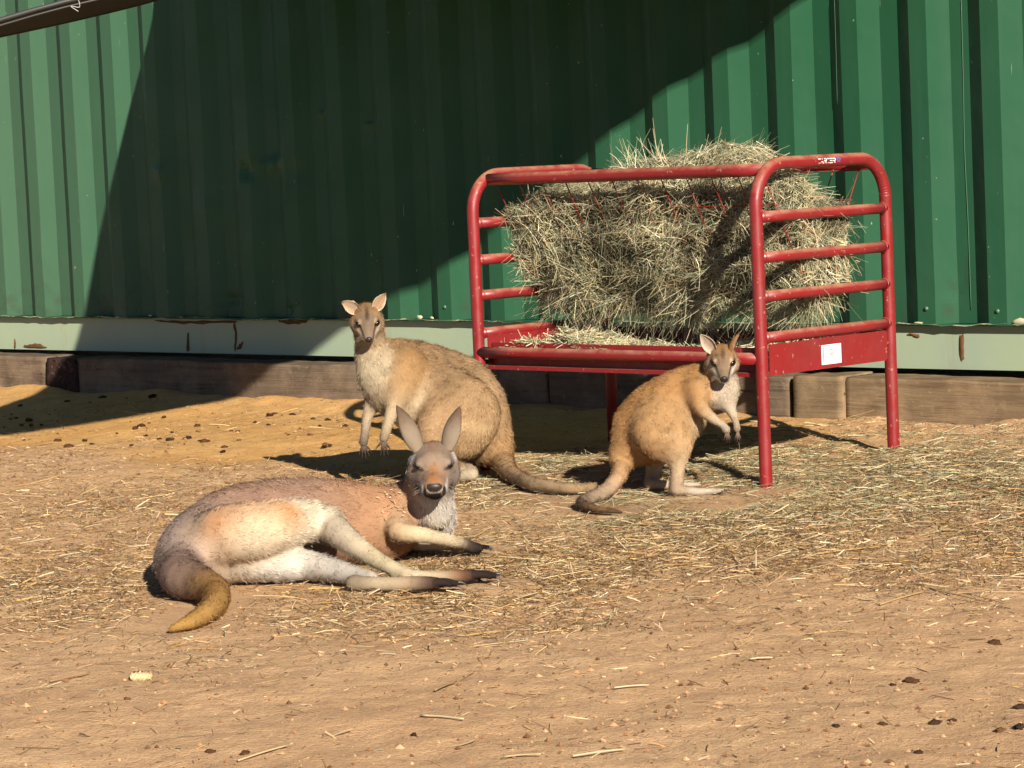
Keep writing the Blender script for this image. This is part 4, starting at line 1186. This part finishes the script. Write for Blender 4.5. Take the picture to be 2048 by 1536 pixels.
def roo_face():
    grey, grey2, white, black, ruf = c_(146, 122, 114), c_(130, 114, 100), c_(236, 226, 216), c_(38, 32, 30), c_(184, 124, 76)
    def fn(x, y, z, sx):
        f_ = sstep(-.02, .08, y)
        yield .4 * f_ * sstep(.17, .24, x) * sstep(.06, -.04, z), grey2
        yield .6 * f_ * sstep(.085, .04, x - .10 * np.clip(-z, 0, .2)) * band(z, -.10, .13, .05), ruf
        yield .32 * sstep(.10, .03, x) * sstep(.20, .28, z), c_(158, 96, 56)
        yield .8 * f_ * sstep(1.3, .8, np.hypot((x - .205) / .07, (z - .058) / .026)), black * 1.8
        yield .12 * f_ * sstep(1.3, .7, np.hypot((x - .205) / .05, (z - .125) / .022)), white
        yield (.9 - .25 * (sx > 0)) * f_ * band(x, .185, .24, .02) * sstep(-.14, -.2, z), black * 2.2  # dark cheek marks, the left one painted deeper as the shaded side
        yield .95 * f_ * band(x, .148, .178, .010) * band(z, -.32, -.07, .04), white
        yield .95 * f_ * band(x, .100, .145, .014) * band(z, -.34, -.10, .03), black
        yield .95 * (y > .35) * sstep(.10, .08, x) * band(z, -.34, -.185, .012), black
        r_ = np.hypot(x / .108, (z + .105) / .082)
        yield .7 * (y > .35) * band(r_, .95, 1.06, .05) * sstep(-.08, -.11, z), white
        yield .9 * (y > .4) * sstep(.95, .85, r_) * sstep(-.05, -.09, z), black * 1.3
        yield .9 * sstep(.22, .27, x) * sstep(.02, -.06, y) * band(z, .05, .24, .04), white
    return fn

def digits(palm, dirs, lens, r0, col0, col1, up_):
    """fingers as slim tapering bent tubes"""
    out = []; tips = []
    for d, L in zip(dirs, lens):
        d = norm(d); p1 = palm + d * L * .5 + up_ * L * .06; p2 = palm + d * L - up_ * L * .06
        Pth = smooth_path([palm - d * L * .15, p1, p2], 4)
        Vt, Ft = tube(Pth, np.linspace(r0, r0 * .6, len(Pth)), 8, False)
        q = np.linspace(0, 1, len(Pth)).repeat(8)[:, None]
        out.append((Vt, np.array(Ft), col0 * (1 - q) + col1 * q)); tips.append((p2, norm(p2 - p1)))
    return out, tips

def claws(o, tips, L, r, base, down_=-Z):
    for p, d in tips:
        Pth = smooth_path([p - d * L * .25, p + d * L * .4, p + norm(d + down_ * .35) * L], 4)
        Vt, Ft = tube(Pth, np.linspace(r, r * .15, len(Pth)), 7)
        link('claw', new_mesh('claw', Vt - base, Ft), M_CLAW, o)

def eyes(o, H, base, r=.052, squint=1.0, x=.212, y=.215, z=.070):
    for e in (-1, 1):
        c = H(e * x, y, z)
        out = norm(H.X * e * .75 + H.F * .62 + H.U * .1); a = norm(np.cross(H.U, out)); u_ = np.cross(out, a)
        Vt, Ft = ell_mesh(c, a * r * H.s * 1.25, out * r * H.s * .8, u_ * r * H.s * squint)
        link('eye', new_mesh('eye', Vt - base, Ft), M_EYE, o)
def nose(o, H, base, y=.60, z=-.098, w=.075, h=.058, name='nose'):
    Vt, Ft = ell_mesh(H(0, y, z), H.X * w * H.s, H.F * .05 * H.s, H.U * h * H.s)
    Vt = Vt + 0
    link(name, new_mesh(name, Vt - base, Ft), M_NOSE, o)

K_ = 0.66
def c_(r, g, b): return C(r, g, b, K_)

K_ = 0.52
def whiskers(o, H, base, n=5, y=.5, z=-.16, L=.22):
    mb = MB(); q = np.random.default_rng(int(H.s * 1e5))
    for e in (-1, 1):
        for k in range(n):
            a = H(e * .07, y - .03 * k, z + .02 * (k % 3)); d = norm(H.X * e + H.F * .25 * q.random() + H.U * (.35 * q.random() - .25))
            mb.tube(smooth_path([a, a + d * H.s * L * .5, a + (d - H.U * .25) * H.s * L], 3), [.0003] * 7, 4)
    mb.build('whiskers', M_WHISK, o, base)
M_WHISK = simple('whisker', (0.25, 0.22, 0.18), 0.5)
# ---------------- left wallaby, sitting up behind the lying kangaroo, head turned to the viewer
Bw = Body()
brown, sandy, flank, cream, pale, haunch = c_(166, 131, 92), c_(184, 140, 92), c_(184, 149, 108), c_(210, 182, 142), c_(212, 190, 154), c_(194, 155, 110)
yT = 8.78
Bw.chain([(744, 690, 8.74, 30), (757, 722, 8.74, 42), (792, 733, 8.76, 56), (850, 764, 8.80, 77), (912, 806, 8.82, 93), (950, 852, 8.80, 72), (985, 888, 8.78, 42)], [sandy, sandy, brown, brown, flank, haunch, sandy], .03, .80, .0105)
Bw.chain([(744, 712, 8.68, 33), (750, 745, 8.68, 37), (775, 775, 8.69, 44), (812, 805, 8.70, 48), (860, 838, 8.70, 50)], [cream, pale, cream, cream, cream], .02, .9, .0105)
Bw.chain([(900, 800, 8.70, 62), (930, 828, 8.66, 70), (925, 862, 8.64, 55)], [flank, haunch, haunch], .06, .7, .0105)
Bw.chain([(925, 835, 8.66, 55), (880, 850, 8.60, 44), (868, 872, 8.58, 30)], [haunch, haunch, haunch], .05, .8, .009)
Bw.chain([(868, 872, 8.60, 27), (905, 915, 8.66, 20), (942, 945, 8.74, 13)], [haunch, flank, pale], .012, 1, .009)
hz_ = 0.018
Bw.chain3([[*on_plane(944, 949, .024), .020], [*on_plane(900, 953, .018), .017], [*on_plane(850, 955, .014), .012]], [pale, pale, c_(150, 125, 95)], .01, 1, .006)
Bw.chain([(935, 880, 8.98, 40), (905, 915, 8.99, 22), (940, 938, 9.02, 14)], [haunch, flank, flank], .012, 1, .009)     # far leg
Bw.chain3([[*on_plane(948, 938, .02), .019], [*on_plane(890, 941, .016), .014]], [pale, pale], .01, 1, .006)
tl = [(*at(968, 880, 8.78), .062), (*at(1000, 913, 8.76), .040)]
for u, v, r_ in ((1018, 946, .028), (1060, 966, .0210), (1105, 974, .0175), (1150, 977, .0150), (1190, 974, .0120), (1216, 958, .009), (1236, 940, .005)): tl.append((*on_plane(u, v, r_), r_))
Bw.chain3(tl, [haunch, sandy, c_(205, 166, 120), c_(200, 168, 128), c_(194, 162, 122), c_(186, 154, 114), c_(174, 142, 102), c_(150, 122, 90), c_(124, 100, 74)], .025, 1, .009)
# arms
Bw.chain([(752, 748, 8.72, 24), (747, 790, 8.72, 17), (735, 835, 8.70, 10.5), (729, 872, 8.69, 8.5), (727, 884, 8.69, 9)], [cream, cream, c_(205, 178, 142), c_(165, 142, 118), c_(120, 100, 84)], .03, 1, .007)
Bw.chain([(812, 735, 8.70, 40), (800, 780, 8.64, 24), (788, 812, 8.62, 14.5), (773, 858, 8.60, 10), (768, 876, 8.60, 9.5)], [sandy, c_(196, 154, 104), cream, c_(205, 178, 138), c_(150, 126, 100)], .045, 1, .007)
Hw = Head(735, 645.5, 8.585, .136, math.radians(33), math.radians(2), math.radians(4))
fc = dict(crown=c_(168, 128, 86), brow=c_(168, 134, 100), bridge=c_(162, 134, 106), bridge2=c_(138, 116, 96), cheek=c_(200, 172, 136), lip=c_(214, 190, 158), chin=c_(222, 200, 166))
head(Bw, Hw, fc)
Bw.seg(Hw(0, -.12, -.05), at(745, 705, 8.70), .046, .046, sandy, .02, 1, .010, cream)
Bw.face.append((Hw, wallaby_face(c_(84, 60, 40), c_(156, 130, 104), c_(236, 212, 172), c_(38, 28, 22), c_(212, 182, 144), None)))
Bw.dot(at(905, 845, 8.56), at(985, 862, 8.60), .026, c_(226, 188, 136), .75, .8)           # pale hip stripe
Bw.dot(at(905, 770, 8.62), at(880, 720, 8.70), .06, c_(160, 126, 88), .5, .9)
wb = on_plane(925, 955, 0.0)
ex = [ear_mesh(Hw(-.17, -.08, .20), at(684, 603, 8.60), norm(CAM - Hw.o) + CR * -.25, .035, c_(120, 88, 56), c_(214, 178, 142), c_(40, 30, 26), rim=c_(230, 205, 170)),
      ear_mesh(Hw(.17, -.08, .21), at(771, 587, 8.62), norm(CAM - Hw.o) + CR * .25, .034, c_(120, 88, 56), c_(212, 170, 128), c_(40, 30, 26), rim=c_(232, 208, 176))]
def tri(f):
    f = np.asarray(f)
    return f
g0 = c_(140, 118, 98); g1 = c_(70, 58, 50)
p = at(727, 886, 8.69); d1, t1 = digits(p, [-Z * 1 - CR * .45, -Z - CR * .15, -Z + CR * .12, -Z + CR * .40, -Z * .8 + CR * .7], [.026, .032, .034, .031, .022], .0046, g0, g1, -CF)
p2 = at(767, 880, 8.60); d2, t2 = digits(p2, [-Z * .8 - CR * .75, -Z - CR * .25, -Z - CR * .02, -Z + CR * .28, -Z * .9 + CR * .6], [.024, .033, .036, .034, .026], .0048, g0, g1, -CF)
ex += d1 + d2
w1 = finish('wallaby', 'tan wallaby sitting up behind the lying kangaroo, looking at the viewer', Bw, 125000, .0040, wb, ex, None, seed=3, fur_w=.00095, tick=.24, cat='wallaby')
eyes(w1, Hw, wb, .062, 1.0, .218, .232, .070); nose(w1, Hw, wb, .60, -.105, .070, .058)
whiskers(w1, Hw, wb)
claws(w1, t1 + t2, .017, .0030, wb)

K_ = 0.54
# ---------------- right wallaby, standing side-on in front of the feeder
B2 = Body()
gin, gin2, crm, wht = c_(194, 142, 86), c_(204, 158, 106), c_(220, 188, 146), c_(216, 194, 164)
B2.chain([(1430, 745, 8.16, 30), (1402, 768, 8.17, 44), (1362, 795, 8.18, 58), (1322, 830, 8.19, 70), (1294, 858, 8.19, 70), (1270, 886, 8.19, 46), (1246, 912, 8.19, 27)], [gin, gin, gin, gin, gin, gin2, gin], .03, .72, .0088)
B2.chain([(1452, 762, 8.12, 23), (1446, 780, 8.12, 31), (1425, 792, 8.14, 27)], [wht, wht, crm], .02, .95, .0088)
B2.chain([(1385, 815, 8.16, 34), (1372, 840, 8.15, 37), (1352, 868, 8.14, 34)], [crm, crm, crm], .02, 1, .0088)
B2.chain([(1330, 830, 8.14, 50), (1320, 858, 8.10, 56), (1334, 882, 8.09, 42), (1353, 892, 8.08, 25)], [gin, gin2, gin2, crm], .06, .75, .0088)
B2.chain([(1350, 888, 8.08, 25), (1355, 920, 8.08, 17), (1354, 955, 8.08, 14), (1352, 976, 8.08, 14)], [gin2, crm, c_(205, 172, 136), c_(200, 172, 142)], .03, 1.1, .007)
B2.chain3([[*on_plane(1350, 979, .017), .017], [*on_plane(1385, 983, .013), .0125], [*on_plane(1420, 983, .009), .0095], [*on_plane(1452, 980, .006), .005]], [crm, wht, wht, c_(200, 172, 138)], .01, 1.2, .005)
B2.chain([(1310, 900, 8.30, 32), (1309, 930, 8.31, 17), (1301, 970, 8.32, 13.5)], [crm, crm, c_(205, 180, 150)], .015, 1.1, .007)
B2.chain3([[*on_plane(1301, 969, .016), .016], [*on_plane(1350, 970, .0088), .011], [*on_plane(1396, 969, .006), .006]], [crm, wht, wht], .01, 1.2, .005)
tl = [(*at(1262, 893, 8.19), .048), (*at(1244, 922, 8.18), .030)]
for u, v, Y, r_ in ((1239, 950, 8.12, .0225), (1216, 978, 8.06, .0205), (1186, 994, 8.0, .0180)): tl.append((*at(u, v, Y), r_))
for u, v, r_ in ((1164, 1003, .0150), (1168, 1011, .0125), (1192, 1018, .0100), (1240, 1024, .0055)): tl.append((*on_plane(u, v, r_), r_))
B2.chain3(tl, [gin, gin2, c_(212, 166, 118), c_(206, 172, 136), c_(188, 160, 130), c_(168, 142, 116), c_(156, 126, 96), c_(150, 116, 80), c_(124, 94, 64)], .02, 1, .009)
B2.chain([(1394, 782, 8.11, 27), (1402, 815, 8.06, 16), (1424, 836, 8.04, 10), (1445, 850, 8.03, 7.5), (1452, 859, 8.03, 8)], [gin, gin2, crm, wht, c_(196, 168, 138)], .04, 1, .006)
B2.chain([(1452, 795, 8.12, 20), (1461, 818, 8.10, 11.5), (1471, 842, 8.09, 7), (1474, 857, 8.09, 7.5)], [wht, wht, c_(205, 178, 146), c_(170, 140, 114)], .025, 1, .006)
H2 = Head(1446, 725, 8.05, .131, math.radians(28), math.radians(3), math.radians(2))
f2 = dict(crown=c_(178, 128, 76), brow=c_(178, 138, 96), bridge=c_(158, 126, 94), bridge2=c_(142, 116, 94), cheek=c_(206, 178, 146), lip=c_(224, 206, 182), chin=c_(224, 206, 182))
head(B2, H2, f2)
B2.seg(H2(0, -.15, -.08), at(1430, 762, 8.14), .042, .040, gin, .02, 1, .009, gin2)
B2.face.append((H2, wallaby_face(c_(110, 74, 42), c_(152, 124, 96), c_(238, 222, 198), c_(38, 27, 21), c_(222, 188, 148), None)))
B2.dot(at(1418, 752, 8.09), at(1408, 782, 8.09), .034, gin2, .98, .45)
B2.dot(at(1300, 872, 8.02), at(1366, 866, 8.03), .020, c_(232, 196, 146), .8, .8)
wb2 = on_plane(1340, 985, 0.0)
ex = [ear_mesh(H2(-.17, -.08, .19), at(1401, 669, 8.07), norm(CAM - H2.o) + CR * -.35, .034, c_(170, 122, 72), c_(222, 190, 160), None, rim=c_(232, 210, 178)),
      ear_mesh(H2(.16, -.08, .20), at(1479, 667, 8.08), CR * 1.0 + norm(CAM - H2.o) * .15, .034, c_(182, 128, 72), c_(200, 160, 130), c_(120, 84, 54))]
g0 = c_(160, 132, 108); g1 = c_(96, 76, 62)
p = at(1453, 862, 8.03); d1, t1 = digits(p, [-Z - CR * .3, -Z, -Z + CR * .25, -Z + CR * .5], [.020, .024, .025, .022], .0036, g0, g1, -CF)
p2 = at(1475, 863, 8.09); d2, t2 = digits(p2, [-Z - CR * .35, -Z - CR * .08, -Z + CR * .16, -Z + CR * .4], [.019, .023, .023, .020], .0035, g0, g1, -CF)
ex += d1 + d2
w2 = finish('wallaby', 'ginger wallaby standing side-on in front of the red feeder tray', B2, 115000, .0038, wb2, ex, None, seed=5, fur_w=.00085, tick=.19, cat='wallaby')
eyes(w2, H2, wb2, .060, 1.0, .218, .232, .070); nose(w2, H2, wb2, .60, -.105, .068, .056)
whiskers(w2, H2, wb2)
claws(w2, t1 + t2, .010, .0022, wb2)
claws(w2, [(on_plane(1452, 980, .008), norm(CR + .1 * Z)), (on_plane(1446, 983, .007), norm(CR))], .02, .0035, wb2)

K_ = 0.60
# ---------------- kangaroo lying on its side in the foreground
R = Body()
mauve, rufous, orange, kcream, kwhite, rump = c_(170, 134, 108), c_(190, 142, 104), c_(214, 156, 104), c_(222, 200, 168), c_(222, 208, 188), c_(184, 158, 138)
def gp(u, v, h): return on_plane(u, v, h)
R.chain3([[*at(842, 1000, 7.10), .050], [*at(815, 1018, 7.10), .068], [*at(770, 1044, 7.05), .092], [*at(700, 1044, 7.02), .101], [*at(622, 1044, 7.00), .110], [*at(540, 1048, 6.98), .109], [*at(458, 1062, 6.93), .102], [*at(400, 1092, 6.85), .084], [*at(368, 1128, 6.78), .066]],
         [mauve, mauve, rufous, rufous, mauve, mauve, mauve, rump, rump], .035, 1.0, .0098)
# chest and throat, pale
R.chain3([[*at(870, 1010, 7.05), .044], [*at(870, 1040, 7.09), .052], [*at(848, 1060, 7.15), .054], [*at(790, 1075, 7.17), .046]], [kwhite, kwhite, kwhite, kcream], .025, 1, .0098)
# haunch and upper thigh
R.chain3([[*at(405, 1098, 6.83), .072], [*gp(455, 1072, .118), .074], [*gp(530, 1060, .130), .068], [*gp(605, 1044, .134), .056], [*gp(652, 1048, .124), .042]], [rump, c_(206, 172, 138), c_(232, 200, 160), kcream, kcream], .05, 1, .0095)
R.chain3([[*gp(655, 1050, .122), .040], [*gp(700, 1084, .096), .029], [*gp(758, 1122, .060), .0195], [*gp(812, 1149, .034), .0165]], [kcream, kcream, c_(214, 192, 150), c_(222, 200, 156)], .02, 1, .008)
R.chain3([[*gp(800, 1151, .028), .0185], [*gp(860, 1156, .022), .0165], [*gp(910, 1152, .019), .0155], [*gp(938, 1151, .017), .0145], [*gp(956, 1150, .015), .012]], [kcream, c_(214, 190, 150), c_(150, 110, 80), c_(64, 46, 38), c_(48, 36, 32)], .012, 1, .006)
R.seg(gp(800, 1150, .030), gp(812, 1153, .026), .0195, .0185, kcream, .01, 1, .006)
# under leg
R.chain3([[*gp(468, 1108, .070), .066], [*gp(548, 1124, .050), .047], [*gp(615, 1130, .038), .036], [*gp(682, 1144, .029), .026], [*gp(742, 1159, .021), .0200]], [kcream, kwhite, kwhite, kwhite, kwhite], .012, 1, .010)
R.chain3([[*gp(706, 1166, .019), .0185], [*gp(760, 1168, .018), .0165], [*gp(820, 1167, .018), .0165], [*gp(858, 1166, .018), .0155], [*gp(880, 1166, .016), .012]], [c_(150, 128, 100), c_(200, 176, 140), c_(180, 150, 118), c_(76, 56, 46), c_(52, 40, 36)], .012, 1, .006)
R.seg(gp(470, 1120, .05), gp(440, 1125, .05), .050, .048, rump, .03, 1, .010)
# tail curling round towards the viewer
R.chain3([[*at(405, 1104, 6.84), .072], [*at(368, 1130, 6.73), .060], [*gp(362, 1153, .050), .050], [*gp(398, 1166, .042), .0415], [*gp(428, 1182, .034), .0345], [*gp(432, 1204, .028), .0285], [*gp(412, 1226, .022), .0225], [*gp(380, 1244, .016), .0165], [*gp(344, 1257, .008), .008]],
         [rump, rump, c_(150, 122, 104), c_(134, 106, 84), c_(172, 128, 76), c_(190, 142, 78), c_(196, 150, 86), c_(186, 140, 74), c_(160, 120, 66)], .055, 1, .008)
# forelegs
R.chain3([[*at(800, 1036, 7.03), .050], [*at(796, 1062, 6.93), .027], [*at(840, 1069, 6.93), .0195], [*at(890, 1080, 7.0), .0155], [*gp(932, 1089, .020), .0135]], [rufous, c_(206, 170, 128), c_(228, 202, 158), c_(228, 204, 162), c_(200, 172, 134)], .014, 1, .007)
R.chain3([[*gp(930, 1089, .020), .0155], [*gp(945, 1095, .016), .015], [*gp(958, 1096, .013), .012]], [c_(80, 62, 50), c_(40, 32, 28), c_(32, 27, 25)], .008, 1, .004)
R.chain3([[*gp(840, 1075, .045), .034], [*gp(890, 1086, .026), .019], [*gp(918, 1094, .016), .013]], [kwhite, c_(200, 176, 146), c_(60, 46, 40)], .012, 1, .006)
HR = Head(867, 931, 6.90, .186, math.radians(15), math.radians(0), math.radians(2.5))
fr_ = dict(crown=c_(170, 144, 118), brow=c_(170, 146, 122), bridge=c_(172, 132, 98), bridge2=c_(174, 124, 82), cheek=c_(168, 148, 128), lip=c_(146, 126, 108), chin=c_(204, 186, 170))
head(R, HR, fr_, mz=1.32, cheek=.80, fur=.006, ml=1.0)
R.seg(HR(0, -.16, -.10), at(842, 1005, 7.08), .058, .060, mauve, .03, 1, .010, mauve)
R.seg(HR(0, -.08, -.22), at(870, 1020, 7.01), .042, .046, kwhite, .02, 1, .010, kwhite)
R.face.append((HR, roo_face()))
R.dot(at(500, 1095, 6.66), at(640, 1070, 6.74), .055, kcream, .6, .8)
R.dot(at(440, 1050, 6.69), at(570, 1032, 6.71), .066, orange, 1.0, .85)
R.dot(at(600, 985, 6.92), at(500, 985, 6.90), .05, c_(168, 128, 104), .6, .9)
R.dot(gp(600, 1110, .10), gp(560, 1120, .085), .035, c_(150, 110, 82), .65, .8)                       # brown belly fur
R.dot(gp(392, 1098, .15), gp(405, 1130, .12), .035, c_(226, 196, 166), .6, .9)
rb = gp(640, 1160, 0.0)
ex = [ear_mesh(HR(-.17, -.12, .20), at(793, 811, 6.98), -norm(CAM - HR.o) * .75 - CR * .65, .048, c_(138, 108, 90), c_(200, 170, 150), c_(120, 84, 64), curl=1.05, basew=.55),
      ear_mesh(HR(.17, -.12, .20), at(920, 813, 6.98), -norm(CAM - HR.o) * .75 + CR * .65, .048, c_(140, 108, 88), c_(200, 170, 150), c_(130, 92, 68), curl=1.05, basew=.55)]
for i_ in range(2):                     # ear backs: pale towards the base, darker to the tip
    Ve, Fe_, Ce, fl_ = ex[i_]; bb = HR((-.17, .17)[i_], -.12, .20); tp = at((793, 920)[i_], (811, 813)[i_], 6.98)
    q = np.clip(((Ve - bb) @ (tp - bb)) / ((tp - bb) @ (tp - bb)), 0, 1)[:, None]
    g_ = sstep(.3, .95, q + .06 * vnoise(Ve[:, :1] * 160, Ve[:, 2:] * 160, seed=5)); Ce = c_(166, 144, 118) * .82 * (1 - g_) + c_(120, 92, 72) * .8 * g_; ex[i_] = (Ve, Fe_, Ce, fl_)
g0 = c_(44, 36, 32); g1 = c_(26, 22, 21)
p = gp(955, 1095, .013); d1, t1 = digits(p, [CR * 1 + Z * .1 - CF * .1, CR - CF * .35, CR - CF * .7, CR * .9 + CF * .3, CR * .3 - CF * .9], [.030, .032, .030, .026, .022], .0058, g0, g1, Z)
p = gp(916, 1095, .013); d2, t2 = digits(p, [CR - CF * .2, CR - CF * .6, CR * .5 - CF], [.026, .026, .022], .0052, g0, g1, Z)
ex += d1 + d2
for (u_, v_, h_, dirs_, ln_) in ((950, 1150, .018, [CR, CR - CF * .22 - Z * .05], [.050, .040]), (872, 1166, .018, [CR, CR - CF * .2 - Z * .05], [.050, .036])):
    dg_, tg_ = digits(gp(u_, v_, h_), dirs_, ln_, .0105, c_(58, 44, 38), c_(40, 32, 30), Z); ex += dg_
roo = finish('kangaroo', 'large grey-brown kangaroo lying on its side in the straw', R, 150000, .0042, rb, ex, None, seed=9, fur_w=.0010, tick=.2, cat='kangaroo')
eyes(roo, HR, rb, .056, .40, .203, .228, .060)
nose(roo, HR, rb, .60, -.105, .105, .062)
whiskers(roo, HR, rb, 6, .46, -.2)
claws(roo, t1 + t2, .014, .0030, rb)
claws(roo, [(gp(992, 1148, .016), norm(CR - .05 * CF)), (gp(984, 1154, .010), norm(CR - .2 * CF)), (gp(915, 1165, .016), norm(CR)), (gp(906, 1171, .010), norm(CR - .2 * CF))], .026, .0052, rb)

# chaff caught in the kangaroo's neck fur
n = 46
ctr = gp(795, 985, .165)
u = 790 + 18 * rng.standard_normal(n); v = 985 + 26 * rng.standard_normal(n)
PP = []
dg = bpy.context.evaluated_depsgraph_get()
for a, b in zip(u, v):
    dr = ray(a, b); loc_ = Vector(CAM) - roo.location
    hit_, P_, N3, _ = roo.ray_cast(loc_, Vector(norm(dr)))
    if hit_: PP.append((np.array(P_ + roo.location) + np.array(N3) * .008, np.array(N3)))
P_ = np.array([a for a, b in PP]); N3 = np.array([b for a, b in PP]); n = len(P_)
d = rng.standard_normal((n, 3)); d = norm(d - N3 * (d * N3).sum(1, keepdims=True))
V, Fc, Cc, _ = ribbons(P_, d, .005 + .014 * rng.random(n) ** 2, np.full(n, .0026), norm(np.cross(d, N3)), np.zeros((n, 3)), pickc(STRAWC, n) * 1.25, 2, .8)
o = link('straw_bits', new_mesh('straw_bits', V, Fc, cols=Cc, smooth=False), M_STRAW)
tag(o, 'small straw bits caught in the lying kangaroo neck fur', 'straw', kind='stuff')
